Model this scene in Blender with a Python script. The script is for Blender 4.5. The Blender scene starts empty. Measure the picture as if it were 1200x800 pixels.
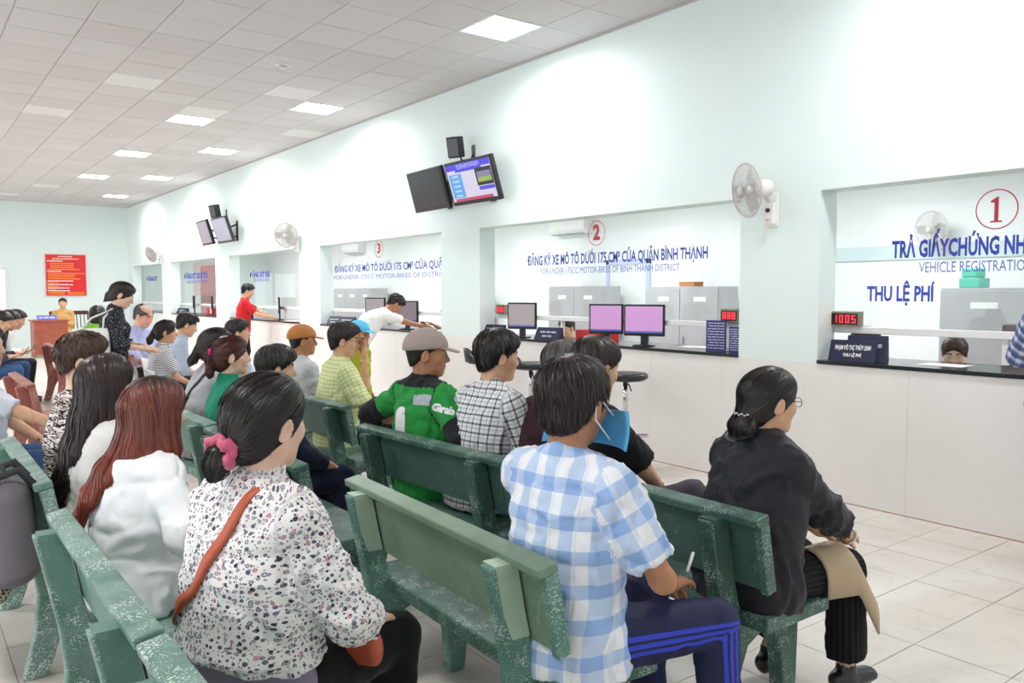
import bpy, bmesh, math, random, time
import numpy as np
from mathutils import Vector, Matrix
from mathutils.bvhtree import BVHTree

# ---------------------------------------------------------------- camera, sky, lights, exposure
SC = bpy.context.scene
FPX, CAMH = 955.0, 1.55                      # focal length in pixels of the 1200x800 frame, eye height in metres
YAW = math.atan(723/955.0); PITCH = math.atan(57/955.0)
cam_data = bpy.data.cameras.new('camera'); cam = bpy.data.objects.new('camera', cam_data); SC.collection.objects.link(cam)
cam.location = (0, 0, CAMH); cam.rotation_euler = (math.pi/2-PITCH, 0, -YAW)
cam_data.sensor_width = 36; cam_data.lens = FPX/1200*36; cam_data.clip_start = .05
SC.camera = cam
W = bpy.data.worlds.new('daylight'); SC.world = W; W.use_nodes = True
W.node_tree.nodes['Background'].inputs[0].default_value = (.90, .96, 1.0, 1); W.node_tree.nodes['Background'].inputs[1].default_value = 1.2
SC.view_settings.view_transform = 'Standard'; SC.view_settings.look = 'None'; SC.view_settings.gamma = 1.0
SC.view_settings.use_curve_mapping = False; SC.view_settings.exposure = 1.05
SC.cycles.use_denoising = True; SC.cycles.max_bounces = 8; SC.cycles.diffuse_bounces = 5; SC.cycles.transparent_max_bounces = 12; SC.cycles.sample_clamp_indirect = 8.0
ROOM = dict(x0=-4.6, x1=5.54, y0=-3.6, y1=26.1, h=4.05, sx=9.7, sh=3.15)   # hall and the staff room behind the counter wall
PANELS = [(4.655, 2.25), (4.655, 6.42), (4.655, 10.55), (4.655, 14.7), (4.655, 18.9), (4.655, 23.1), (4.655, -1.9)]
PANELS2 = [(3.49, 12.36), (3.49, 15.98), (3.49, 19.6)]
PANELS3 = [(-.6, 2.25), (-.6, 6.42), (-.6, 10.55), (-.6, 14.7), (-.6, 18.9), (-.6, 23.1)]
def area(name, loc, size, power, spread=180, rot=(0, 0, 0), col=(.96, .98, 1)):
    d = bpy.data.lights.new(name, 'AREA'); d.shape = 'RECTANGLE'; d.size, d.size_y = size; d.energy = power; d.spread = math.radians(spread); d.color = col
    o = bpy.data.objects.new(name, d); SC.collection.objects.link(o); o.location = loc; o.rotation_euler = rot; return o
for (x, y) in PANELS: area('ceiling_panel_light', (x, y, 4.035), (.5, .5), 16, 165)
for (x, y) in PANELS2+PANELS3: area('ceiling_panel_light', (x, y, 4.035), (.5, .5), 16, 165)
for y in (1.2, 4.8, 8.4, 12, 15.6, 19.2, 22.8): area('staff_room_light', (7.9, y, ROOM['sh']-.06), (.55, 1.1), 30, 175)

# pixel -> direction, in the 1200x800 frame
_fw = np.array([math.sin(YAW)*math.cos(PITCH), math.cos(YAW)*math.cos(PITCH), -math.sin(PITCH)]); _rt = np.array([math.cos(YAW), -math.sin(YAW), 0]); _up = np.cross(_rt, _fw); _O = np.array([0, 0, CAMH])
def ray(x, y): return _fw+_rt*(x-600)/FPX-_up*(y-400)/FPX
def onz(x, y, z): d = ray(x, y); return _O+d*(z-CAMH)/d[2]
def onx(x, y, X): d = ray(x, y); return _O+d*X/d[0]
def ony(x, y, Y): d = ray(x, y); return _O+d*Y/d[1]
def proj(p):
    v = np.asarray(p, float)-_O; c = v @ _fw; return (600+FPX*(v @ _rt)/c, 400-FPX*(v @ _up)/c, c)
# ---------------------------------------------------------------- helpers
def lin(c):
    return c/12.92 if c <= .04045 else ((c+.055)/1.055)**2.4
def hexc(h):
    h = h.lstrip('#')
    return tuple(lin(int(h[i:i+2], 16)/255) for i in (0, 2, 4)) + (1.0,)

class NT:
    """small node-tree writer"""
    def __init__(s, m):
        m.use_nodes = True
        s.t = m.node_tree; s.n = s.t.nodes; s.l = s.t.links
        s.b = s.n['Principled BSDF']
    def new(s, kind, **kw):
        n = s.n.new(kind)
        for k, v in kw.items():
            if k.startswith('i_'):
                n.inputs[k[2:].replace('_', ' ')].default_value = v
            else:
                setattr(n, k, v)
        return n
    def link(s, a, b): s.l.new(a, b)
    def put(s, sock, v):
        if hasattr(v, 'is_linked') or isinstance(v, bpy.types.NodeSocket): s.l.new(v, sock)
        else: sock.default_value = v
    def math(s, op, a, b=0.0, c=None):
        n = s.n.new('ShaderNodeMath'); n.operation = op
        s.put(n.inputs[0], a); s.put(n.inputs[1], b)
        if c is not None: s.put(n.inputs[2], c)
        return n.outputs[0]
    def mix(s, f, a, b):
        n = s.n.new('ShaderNodeMix'); n.data_type = 'RGBA'
        s.put(n.inputs[0], f); s.put(n.inputs[6], a); s.put(n.inputs[7], b)
        return n.outputs[2]
    def stripe(s, x, period, duty, off=0.0):
        f = s.math('FRACT', s.math('DIVIDE', s.math('ADD', x, off+50*period), period))
        return s.math('LESS_THAN', f, duty)
    def noise(s, scale, vec=None, detail=2.0, rough=.5, dist=0.0):
        n = s.new('ShaderNodeTexNoise'); n.inputs['Scale'].default_value = scale
        n.inputs['Detail'].default_value = detail; n.inputs['Roughness'].default_value = rough
        n.inputs['Distortion'].default_value = dist
        if vec is not None: s.l.new(vec, n.inputs['Vector'])
        return n.outputs['Fac']
    def ramp(s, f, lo, hi):
        n = s.new('ShaderNodeMapRange'); s.put(n.inputs[0], f)
        n.inputs[1].default_value = lo; n.inputs[2].default_value = hi
        return n.outputs[0]
    def obj(s): return s.new('ShaderNodeTexCoord').outputs['Object']
    def attr(s, name): return s.new('ShaderNodeAttribute', attribute_name=name)
    def bump(s, h, strength=.3, dist=.01):
        n = s.new('ShaderNodeBump'); n.inputs['Strength'].default_value = strength
        n.inputs['Distance'].default_value = dist
        s.l.new(h, n.inputs['Height']); s.l.new(n.outputs[0], s.b.inputs['Normal'])

MATS = {}
def mat(name, col='#cccccc', rough=.6, metal=0, spec=.5, var=0.0, vscale=8.0, bump=0.0, bscale=60.0, emit=None, estr=1.0, fn=None, sheen=0.0, coat=0.0):
    if name in MATS: return MATS[name]
    m = bpy.data.materials.new(name); t = NT(m); b = t.b
    c = hexc(col)
    b.inputs['Base Color'].default_value = c
    b.inputs['Roughness'].default_value = rough
    b.inputs['Metallic'].default_value = metal
    b.inputs['Specular IOR Level'].default_value = spec
    if sheen: b.inputs['Sheen Weight'].default_value = sheen
    if coat: b.inputs['Coat Weight'].default_value = coat; b.inputs['Coat Roughness'].default_value = .15
    if var:
        d = tuple(x*(1-var) for x in c[:3])+(1,)
        t.link(t.mix(t.ramp(t.noise(vscale, t.obj(), 4), .35, .65), c, d), b.inputs['Base Color'])
    if bump:
        t.bump(t.noise(bscale, t.obj(), 3), bump, .004)
    if emit:
        b.inputs['Emission Color'].default_value = hexc(emit); b.inputs['Emission Strength'].default_value = estr
    if fn: fn(t, b)
    m.diffuse_color = c
    MATS[name] = m
    return m

COL = bpy.context.scene.collection
def meta(o, label=None, cat=None, group=None, kind=None):
    if label: o['label'] = label
    if cat: o['category'] = cat
    if group: o['group'] = group
    if kind: o['kind'] = kind
    return o
def empty(name, loc=(0, 0, 0), rz=0.0, label=None, cat=None, group=None):
    o = bpy.data.objects.new(name, None); COL.objects.link(o)
    o.location = loc; o.rotation_euler = (0, 0, rz); o.empty_display_size = .1
    return meta(o, label, cat, group)
def link(name, me, parent=None, mats=None):
    if mats is not None:
        for m in (mats if isinstance(mats, (list, tuple)) else [mats]): me.materials.append(m)
    o = bpy.data.objects.new(name, me); COL.objects.link(o)
    if parent is not None: o.parent = parent
    return o
def copy_tree(o, parent=None):
    c = o.copy(); COL.objects.link(c); c.parent = parent
    for ch in list(o.children): copy_tree(ch, c)
    return c

def fast_mesh(name, V, Q, smooth=True, n=4):
    """V (N,3), Q (M,n) numpy -> mesh"""
    me = bpy.data.meshes.new(name)
    V = np.ascontiguousarray(V, dtype=np.float32); Q = np.ascontiguousarray(Q, dtype=np.int32)
    me.vertices.add(len(V)); me.vertices.foreach_set('co', V.ravel())
    me.loops.add(Q.size); me.loops.foreach_set('vertex_index', Q.ravel())
    me.polygons.add(len(Q)); me.polygons.foreach_set('loop_start', np.arange(0, Q.size, n, dtype=np.int32))
    me.update(calc_edges=True)
    if smooth: me.polygons.foreach_set('use_smooth', np.ones(len(Q), dtype=bool))
    me.update()
    return me

class MB:
    """mesh builder: collects simple solids into one mesh"""
    def __init__(s): s.v = []; s.f = []; s.mi = []; s.cur = 0; s.sm = []; s.s = False
    def add(s, vs, fs):
        o = len(s.v); s.v += [tuple(map(float, v)) for v in vs]
        s.f += [[i+o for i in f] for f in fs]; s.mi += [s.cur]*len(fs); s.sm += [s.s]*len(fs); return s
    def box(s, lo, hi, M=None):
        x0, y0, z0 = lo; x1, y1, z1 = hi
        vs = [(x0,y0,z0),(x1,y0,z0),(x1,y1,z0),(x0,y1,z0),(x0,y0,z1),(x1,y0,z1),(x1,y1,z1),(x0,y1,z1)]
        if M is not None: vs = [tuple(M @ Vector(v)) for v in vs]
        return s.add(vs, [(3,2,1,0),(4,5,6,7),(0,1,5,4),(1,2,6,5),(2,3,7,6),(3,0,4,7)])
    def cbox(s, c, d, M=None):
        return s.box([c[i]-d[i]/2 for i in range(3)], [c[i]+d[i]/2 for i in range(3)], M)
    def prism(s, pts, axis, a, b, M=None):
        """polygon of 2d points extruded along axis (0/1/2) from a to b"""
        def mk(p, t):
            q = list(p); q.insert(axis, t); return q
        n = len(pts); vs = [mk(p, a) for p in pts]+[mk(p, b) for p in pts]
        if M is not None: vs = [tuple(M @ Vector(v)) for v in vs]
        fs = [tuple(range(n)), tuple(range(2*n-1, n-1, -1))]+[((i+1) % n, i, n+i, n+(i+1) % n) for i in range(n)]
        return s.add(vs, fs)
    def tube(s, pts, r, seg=8, closed=False, cap=True):
        pts = [Vector(p) for p in pts]; n = len(pts); vs = []; fs = []
        rr = r if isinstance(r, (list, tuple)) else [r]*n
        up = None
        for i, p in enumerate(pts):
            a = pts[(i-1) % n] if (closed or i > 0) else p
            b = pts[(i+1) % n] if (closed or i < n-1) else p
            d = (b-a).normalized() if (b-a).length > 1e-9 else Vector((0,0,1))
            if up is None:
                up = d.orthogonal().normalized()
            u = (up - d*up.dot(d))
            u = u.normalized() if u.length > 1e-6 else d.orthogonal().normalized()
            up = u; w = d.cross(u)
            for k in range(seg):
                t = 2*math.pi*k/seg
                vs.append(p+(u*math.cos(t)+w*math.sin(t))*rr[i])
        for i in range(n if closed else n-1):
            j = (i+1) % n
            for k in range(seg):
                fs.append((i*seg+k, i*seg+(k+1) % seg, j*seg+(k+1) % seg, j*seg+k))
        if cap and not closed:
            fs += [tuple(range(seg-1, -1, -1)), tuple((n-1)*seg+k for k in range(seg))]
        o = s.s; s.s = True; s.add(vs, fs); s.s = o
        return s
    def lathe(s, prof, seg=20, M=None, axis=2):
        """profile of (radius, height) pairs revolved about an axis"""
        vs = []; fs = []; n = len(prof)
        for r, h in prof:
            for k in range(seg):
                t = 2*math.pi*k/seg; v = [r*math.cos(t), r*math.sin(t)]; v.insert(axis, h); vs.append(v)
        for i in range(n-1):
            for k in range(seg):
                fs.append((i*seg+k, i*seg+(k+1) % seg, (i+1)*seg+(k+1) % seg, (i+1)*seg+k))
        fs += [tuple(range(seg-1, -1, -1)), tuple((n-1)*seg+k for k in range(seg))]
        if M is not None: vs = [tuple(M @ Vector(v)) for v in vs]
        o = s.s; s.s = True; s.add(vs, fs); s.s = o
        return s
    def mesh(s, name):
        me = bpy.data.meshes.new(name); me.from_pydata(s.v, [], s.f)
        me.polygons.foreach_set('material_index', s.mi); me.polygons.foreach_set('use_smooth', s.sm)
        bm = bmesh.new(); bm.from_mesh(me); bmesh.ops.recalc_face_normals(bm, faces=bm.faces); bm.to_mesh(me); bm.free()
        me.update(); return me
    def build(s, name, mats, parent=None, bevel=0.0, seg=2):
        o = link(name, s.mesh(name), parent, mats)
        if bevel:
            b = o.modifiers.new('bevel', 'BEVEL'); b.width = bevel; b.segments = seg; b.limit_method = 'ANGLE'; b.angle_limit = .6
        return o

def box_obj(name, lo, hi, m, parent=None, bevel=0.0):
    return MB().box(lo, hi).build(name, m, parent, bevel)

def text_mesh(s, size, bold=0.0, align='CENTER', xs=1.0, extrude=0.0, space=1.0):
    cu = bpy.data.curves.new('txt', 'FONT'); cu.body = s; cu.size = size; cu.align_x = align; cu.align_y = 'CENTER'
    cu.offset = bold; cu.extrude = extrude; cu.resolution_u = 2; cu.space_character = space
    o = bpy.data.objects.new('txt', cu); COL.objects.link(o)
    dg = bpy.context.evaluated_depsgraph_get(); me = bpy.data.meshes.new_from_object(o.evaluated_get(dg))
    bpy.data.objects.remove(o); bpy.data.curves.remove(cu)
    if xs != 1.0:
        for v in me.vertices: v.co.x *= xs
    return me

# ---------------------------------------------------------------- implicit surfaces
A = lambda *v: np.array(v, dtype=np.float64)
def nrm(v):
    v = np.asarray(v, float); return v/max(np.linalg.norm(v), 1e-9)
def rX(a): a=math.radians(a); c,s=math.cos(a),math.sin(a); return np.array([[1,0,0],[0,c,-s],[0,s,c]])
def rY(a): a=math.radians(a); c,s=math.cos(a),math.sin(a); return np.array([[c,0,s],[0,1,0],[-s,0,c]])
def rZ(a): a=math.radians(a); c,s=math.cos(a),math.sin(a); return np.array([[c,-s,0],[s,c,0],[0,0,1]])

class Cone:
    def __init__(s, a, b, r1, r2=None, k=.02, op='u', g='', cut=()):
        s.a = np.asarray(a, float); s.b = np.asarray(b, float); s.r1 = r1; s.r2 = r1 if r2 is None else r2
        s.k = k; s.op = op; s.g = g; s.cut = cut
        m = max(s.r1, s.r2); s.lo = np.minimum(s.a, s.b)-m; s.hi = np.maximum(s.a, s.b)+m
    def grow(s, e, g=None, k=None, cut=None): return Cone(s.a, s.b, s.r1+e, s.r2+e, s.k if k is None else k, s.op, s.g if g is None else g, s.cut if cut is None else cut)
    def f(s, x, y, z):
        ab = s.b-s.a; L2 = max(ab @ ab, 1e-12)
        px, py, pz = x-s.a[0], y-s.a[1], z-s.a[2]
        t = np.clip((px*ab[0]+py*ab[1]+pz*ab[2])/L2, 0, 1)
        d = np.sqrt((px-t*ab[0])**2+(py-t*ab[1])**2+(pz-t*ab[2])**2)-(s.r1+(s.r2-s.r1)*t)
        return s.cutf(d, x, y, z)
    def cutf(s, d, x, y, z):
        for (p, n) in s.cut: d = np.maximum(d, (x-p[0])*n[0]+(y-p[1])*n[1]+(z-p[2])*n[2])
        return d
class Ell(Cone):
    def __init__(s, c, r, R=None, k=.02, op='u', g='', cut=()):
        s.c = np.asarray(c, float); s.r = np.asarray(r, float); s.R = np.eye(3) if R is None else R
        s.k = k; s.op = op; s.g = g; s.cut = cut
        e = np.sqrt(((s.R*s.r)**2).sum(1)); s.lo = s.c-e; s.hi = s.c+e
    def grow(s, e, g=None, k=None, cut=None): return Ell(s.c, s.r+e, s.R, s.k if k is None else k, s.op, s.g if g is None else g, s.cut if cut is None else cut)
    def f(s, x, y, z):
        p = (x-s.c[0], y-s.c[1], z-s.c[2]); k0 = 0; k1 = 0
        for i in range(3):
            q = (p[0]*s.R[0, i]+p[1]*s.R[1, i]+p[2]*s.R[2, i])/s.r[i]
            k0 = k0+q*q; k1 = k1+(q/s.r[i])**2
        k0 = np.sqrt(k0); d = k0*(k0-1)/np.maximum(np.sqrt(k1), 1e-6)
        return s.cutf(d, x, y, z)
class ECap(Cone):
    """elliptic tapered capsule from a to b; side gives the first radius' axis"""
    def __init__(s, a, b, side, ra, rb, cap=None, k=.03, op='u', g='', cut=()):
        s.a = np.asarray(a, float); s.b = np.asarray(b, float); s.ra = ra; s.rb = rb; s.cap = cap
        s.k = k; s.op = op; s.g = g; s.cut = cut; s.side = side
        w = nrm(s.b-s.a); u = np.asarray(side, float); u = nrm(u-w*(u @ w)); s.w = w; s.u = u; s.v = np.cross(w, u)
        s.L = np.linalg.norm(s.b-s.a); m = max(*ra, *rb, cap or 0)
        s.lo = np.minimum(s.a, s.b)-m; s.hi = np.maximum(s.a, s.b)+m
    def grow(s, e, g=None, k=None, cut=None):
        return ECap(s.a, s.b, s.side, (s.ra[0]+e, s.ra[1]+e), (s.rb[0]+e, s.rb[1]+e), None if s.cap is None else s.cap+e, s.k if k is None else k, s.op, s.g if g is None else g, s.cut if cut is None else cut)
    def f(s, x, y, z):
        px, py, pz = x-s.a[0], y-s.a[1], z-s.a[2]
        h = px*s.w[0]+py*s.w[1]+pz*s.w[2]; hc = np.clip(h, 0, s.L); t = hc/s.L; e = h-hc
        U = px*s.u[0]+py*s.u[1]+pz*s.u[2]; V = px*s.v[0]+py*s.v[1]+pz*s.v[2]
        rx = s.ra[0]+(s.rb[0]-s.ra[0])*t; ry = s.ra[1]+(s.rb[1]-s.ra[1])*t
        rm = np.minimum(rx, ry); rc = rm if s.cap is None else s.cap
        d = (np.sqrt((U/rx)**2+(V/ry)**2+(e/rc)**2)-1)*rm
        return s.cutf(d, x, y, z)

def comb(g, d, p):
    k = p.k
    if p.op == 'u':
        h = np.maximum(k-np.abs(g-d), 0); return np.minimum(g, d)-h*h/(4*k)
    if p.op == 's':
        d = -d; h = np.maximum(k-np.abs(g-d), 0); return np.maximum(g, d)+h*h/(4*k)
    return np.maximum(g, d)
def sdf_pts(prims, P):
    x, y, z = P[:, 0], P[:, 1], P[:, 2]; g = np.full(len(P), 1.0)
    for p in prims: g = comb(g, p.f(x, y, z), p)
    return g
def sdf_mesh(prims, h, lo=None, hi=None, planes=()):
    """smooth union of primitives -> (V,Q) by surface nets"""
    U = [p for p in prims if p.op == 'u']
    if lo is None: lo = np.min([p.lo for p in U], 0)-3*h; hi = np.max([p.hi for p in U], 0)+3*h
    n = np.ceil((hi-lo)/h).astype(int)+1
    ax = [(lo[i]+h*np.arange(n[i])).astype(np.float32) for i in range(3)]
    G = np.full(n, 1.0, np.float32)
    for p in prims:
        pad = 3*h+p.k
        i0 = np.clip(np.floor((p.lo-pad-lo)/h).astype(int), 0, n); i1 = np.clip(np.ceil((p.hi+pad-lo)/h).astype(int)+1, 0, n)
        if np.any(i1 <= i0): continue
        sl = tuple(slice(i0[k], i1[k]) for k in range(3))
        d = p.f(ax[0][sl[0]][:, None, None], ax[1][sl[1]][None, :, None], ax[2][sl[2]][None, None, :]).astype(np.float32)
        G[sl] = comb(G[sl], d, p)
    for (pt, nn) in planes:
        G = np.maximum(G, ((ax[0]-pt[0])*nn[0])[:, None, None]+((ax[1]-pt[1])*nn[1])[None, :, None]+((ax[2]-pt[2])*nn[2])[None, None, :])
    S = G < 0
    # active cells
    c = np.zeros(np.array(S.shape)-1, np.uint8)
    for dx in (0, 1):
        for dy in (0, 1):
            for dz in (0, 1):
                c += S[dx:S.shape[0]-1+dx, dy:S.shape[1]-1+dy, dz:S.shape[2]-1+dz]
    act = np.argwhere((c > 0) & (c < 8))
    idx = np.full(c.shape, -1, np.int32); idx[tuple(act.T)] = np.arange(len(act))
    acc = np.zeros((len(act), 3)); cnt = np.zeros(len(act))
    cor = {}
    for dx in (0, 1):
        for dy in (0, 1):
            for dz in (0, 1): cor[dx, dy, dz] = G[act[:, 0]+dx, act[:, 1]+dy, act[:, 2]+dz].astype(np.float64)
    for a in list(cor):
        for k in range(3):
            if a[k] == 0:
                b = list(a); b[k] = 1; b = tuple(b); ga, gb = cor[a], cor[b]; m = (ga < 0) != (gb < 0)
                t = np.where(m, ga/np.where(m, ga-gb, 1), 0)
                pt = np.repeat(np.array(a, float)[None], len(act), 0); pt[:, k] += t
                acc[m] += pt[m]; cnt[m] += 1
    V = lo+h*(act+acc/np.maximum(cnt, 1)[:, None])
    Q = []
    for k in range(3):
        sl0 = [slice(None)]*3; sl1 = [slice(None)]*3; sl0[k] = slice(0, -1); sl1[k] = slice(1, None)
        s0 = S[tuple(sl0)]; s1 = S[tuple(sl1)]
        e = np.argwhere(s0 != s1); 
        u, v = (k+1) % 3, (k+2) % 3
        ok = (e[:, u] > 0) & (e[:, v] > 0) & (e[:, u] < n[u]-1) & (e[:, v] < n[v]-1); e = e[ok]
        if len(e) == 0: continue
        inside = s0[tuple(e.T)]
        q = []
        for (du, dv) in ((0, 0), (1, 0), (1, 1), (0, 1)):
            f = e.copy(); f[:, u] -= du; f[:, v] -= dv; q.append(idx[tuple(f.T)])
        q = np.stack(q, 1); q[~inside] = q[~inside][:, ::-1]
        Q.append(q)
    return V, (np.concatenate(Q) if Q else np.zeros((0, 4), int))

def vnoise(P, seed=0):
    """value noise, numpy"""
    I = np.floor(P).astype(np.int64); F = P-I; F = F*F*(3-2*F)
    def hsh(i): 
        h = (i[:, 0]*374761393+i[:, 1]*668265263+i[:, 2]*2147483647+seed*974711) & 0xffffffff
        h = ((h ^ (h >> 13))*1274126177) & 0xffffffff
        return ((h ^ (h >> 16)) & 0xffff)/65535.0
    r = 0
    for dx in (0, 1):
        for dy in (0, 1):
            for dz in (0, 1):
                w = (F[:, 0] if dx else 1-F[:, 0])*(F[:, 1] if dy else 1-F[:, 1])*(F[:, 2] if dz else 1-F[:, 2])
                r = r+w*hsh(I+np.array([dx, dy, dz]))
    return r*2-1
def ridged(P, seed=0):
    return (1-2*np.abs(vnoise(P, seed)))*.65+.35*(1-2*np.abs(vnoise(P*2.1+7, seed+1)))
def vnormals(me):
    n = np.empty(len(me.vertices)*3, np.float32); me.vertex_normals.foreach_get('vector', n); return n.reshape(-1, 3)
def set_attr(me, name, data):
    a = me.attributes.new(name, 'FLOAT_VECTOR', 'POINT'); a.data.foreach_set('vector', np.ascontiguousarray(data, np.float32).ravel())
# ---------------------------------------------------------------- materials of people
def skin_fn(t, b):
    b.inputs['Subsurface Weight'].default_value = .12; b.inputs['Subsurface Radius'].default_value = (.012, .005, .003)
def mk_skin(name, c, c2):
    def fn(t, b):
        skin_fn(t, b)
        t.link(t.mix(t.ramp(t.noise(22, t.obj(), 4), .35, .7), hexc(c), hexc(c2)), b.inputs['Base Color'])
        t.bump(t.noise(380, t.obj(), 2), .12, .002)
    return mat(name, c, .48, spec=.4, fn=fn)
mk_skin('skin', '#e2b493', '#d6a384'); mk_skin('skin_pale', '#efcbb2', '#e5b9a0'); mk_skin('skin_tan', '#c08a68', '#b07a59'); mk_skin('skin_pink', '#e3ae97', '#d99b86')
mat('lips', '#bd7468', .4); mat('lips_m', '#b98272', .45); mat('brow', '#3a2a24', .8); mat('eye_white', '#e8e4e0', .2); mat('eye_dark', '#1d1411', .15)
def mk_hair(name, c1, c2, tip=None, rough=.36, root=None, zr=(-.1, -.4), rootcut=-1.0):
    def fn(t, b):
        a = t.attr('rnd'); sp = t.new('ShaderNodeSeparateXYZ'); t.link(a.outputs['Vector'], sp.inputs[0])
        c = t.mix(sp.outputs[0], hexc(c1), hexc(c2))
        if tip: c = t.mix(t.ramp(sp.outputs[1], zr[0], zr[1]), c, t.mix(sp.outputs[0], hexc(tip), hexc(c2)))
        if root: c = t.mix(t.math('MULTIPLY', t.ramp(sp.outputs[1], .085, .125), t.math('GREATER_THAN', sp.outputs[0], rootcut)), c, hexc(root))
        t.link(c, b.inputs['Base Color'])
    return mat(name, c1, rough, spec=.5, fn=fn)
mk_hair('hair_black', '#141010', '#2b2422'); mk_hair('hair_dark', '#1b1413', '#3a2d29', rough=.42)
mk_hair('hair_red', '#43170f', '#96503e', tip='#a2402e', root='#2a1512', zr=(-.02, -.34)); mk_hair('hair_longdark', '#160e0d', '#412c25', rough=.36)
mk_hair('hair_brown', '#2b1a14', '#5a3c2c', rough=.45); mk_hair('hair_auburn', '#33150f', '#5c2a20'); mk_hair('hair_grey', '#3c3936', '#6b6763', rough=.5)
mk_hair('hair_streak', '#0f0d0d', '#221d1c', root='#6b584e', rootcut=.78)

def pat_uv(t):
    a = t.attr('pat'); sp = t.new('ShaderNodeSeparateXYZ'); t.link(a.outputs['Vector'], sp.inputs[0]); return a.outputs['Vector'], sp.outputs[0], sp.outputs[1], sp.outputs[2]
def weave(t, strength=.25): t.bump(t.noise(900, t.obj(), 1), strength, .001)
def cloth(name, col, rough=.85, var=.0, sheen=.15, bump=.2): return mat(name, col, rough, spec=.2, var=var, vscale=14, sheen=sheen, bump=bump, bscale=420)
def f_blueplaid(t, b):
    _, u, v, g = pat_uv(t); W, B, Lv = hexc('#f6f7fb'), hexc('#a6c4f0'), hexc('#d9def4')
    su = t.stripe(u, .084, .5, .012); sv = t.stripe(v, .096, .42, .03); thin = t.stripe(u, .084, .07, -.035)
    c = t.mix(su, W, hexc('#c9dbf6')); c = t.mix(t.math('MULTIPLY', sv, .75), c, B)
    c = t.mix(t.math('MULTIPLY', t.math('MULTIPLY', su, sv), .6), c, hexc('#8cb0e8')); c = t.mix(t.math('MULTIPLY', thin, .5), c, Lv)
    t.link(c, b.inputs['Base Color']); weave(t)
mat('cloth_blueplaid', '#dbe6f7', .85, spec=.2, fn=f_blueplaid)
def f_bwplaid(t, b):
    _, u, v, g = pat_uv(t); c = hexc('#eceef0')
    K = hexc('#23252d')
    a1 = t.stripe(u, .044, .16, 0); a2 = t.stripe(u, .044, .05, .016); b1 = t.stripe(v, .044, .20, 0); b2 = t.stripe(v, .044, .06, .018)
    c = t.mix(t.math('MULTIPLY', t.math('MAXIMUM', a1, b1), .72), c, K); c = t.mix(t.math('MULTIPLY', t.math('MAXIMUM', a2, b2), .55), c, K)
    c = t.mix(t.math('MULTIPLY', t.math('MULTIPLY', a1, b1), .9), c, K)
    t.link(c, b.inputs['Base Color']); weave(t)
mat('cloth_bwplaid', '#b9bcc0', .85, spec=.2, fn=f_bwplaid)
def f_yellow(t, b):
    _, u, v, g = pat_uv(t); c = hexc('#e6ebb6')
    c = t.mix(t.math('MULTIPLY', t.stripe(u, .028, .35), .5), c, hexc('#b9c684')); c = t.mix(t.math('MULTIPLY', t.stripe(v, .028, .35), .5), c, hexc('#b3c180'))
    t.link(c, b.inputs['Base Color']); weave(t)
mat('cloth_yellowcheck', '#d9e0a8', .85, spec=.2, fn=f_yellow)
def f_navyplaid(t, b):
    _, u, v, g = pat_uv(t); c = hexc('#7f8fb8')
    c = t.mix(t.stripe(u, .05, .4), c, hexc('#c9d0e2')); c = t.mix(t.math('MULTIPLY', t.stripe(v, .06, .5), .8), c, hexc('#3c4876')); c = t.mix(t.stripe(v, .06, .08, .02), c, hexc('#d8dcea'))
    t.link(c, b.inputs['Base Color'])
mat('cloth_navyplaid', '#7080a8', .85, spec=.2, fn=f_navyplaid)
def dots(t, vec, scale, rmin, rmax, seed_off):
    mp = t.new('ShaderNodeMapping'); t.link(vec, mp.inputs[0]); mp.inputs['Location'].default_value = (seed_off, seed_off*.7, 0); 
    vo = t.new('ShaderNodeTexVoronoi', voronoi_dimensions='2D'); vo.inputs['Scale'].default_value = scale; vo.inputs['Randomness'].default_value = .85; t.link(mp.outputs[0], vo.inputs['Vector'])
    sp = t.new('ShaderNodeSeparateColor'); t.link(vo.outputs['Color'], sp.inputs[0])
    rad = t.math('ADD', t.math('MULTIPLY', sp.outputs[0], rmax-rmin), rmin)
    d = vo.outputs['Distance']
    return t.math('LESS_THAN', d, rad), t.math('LESS_THAN', d, t.math('MULTIPLY', rad, .62)), t.math('LESS_THAN', d, t.math('MULTIPLY', rad, .3)), sp.outputs[1], sp.outputs[2]
def f_floral(t, b):
    v, *_ = pat_uv(t); c = hexc('#f3efec')
    for sc, lo, hi, off in ((60, .20, .34, 0.0), (95, .10, .27, .37)):
        d, inner, core, r1, r2 = dots(t, v, sc, lo, hi, off)
        col = t.mix(r1, hexc('#33303f'), hexc('#7f7c96')); col = t.mix(t.math('GREATER_THAN', r2, .90), col, hexc('#d8486c'))
        c = t.mix(t.math('MULTIPLY', d, t.math('LESS_THAN', r1, .86)), c, col)
        c = t.mix(t.math('MULTIPLY', inner, t.math('GREATER_THAN', r2, .45)), c, hexc('#d9d5e0'))
        c = t.mix(t.math('MULTIPLY', core, t.math('GREATER_THAN', r2, .55)), c, hexc('#3b3648'))
    t.link(c, b.inputs['Base Color']); weave(t)
mat('cloth_floral', '#e6e2e4', .8, spec=.25, fn=f_floral)
def f_zebra(t, b):
    vec, u, v, g = pat_uv(t)
    mp = t.new('ShaderNodeMapping'); t.link(vec, mp.inputs[0]); mp.inputs['Scale'].default_value = (14, 75, 1)
    n = t.noise(1.0, mp.outputs[0], 3, .55, 1.2); n2 = t.noise(1.7, mp.outputs[0], 2)
    c = t.mix(t.math('GREATER_THAN', n, .52), hexc('#18161a'), hexc('#e8e0dc')); c = t.mix(t.math('GREATER_THAN', n2, .6), c, hexc('#caa596'))
    c = t.mix(t.math('LESS_THAN', n, .36), c, hexc('#efe9e6'))
    t.link(c, b.inputs['Base Color'])
mat('cloth_zebra', '#8b8482', .85, spec=.2, fn=f_zebra)
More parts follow.
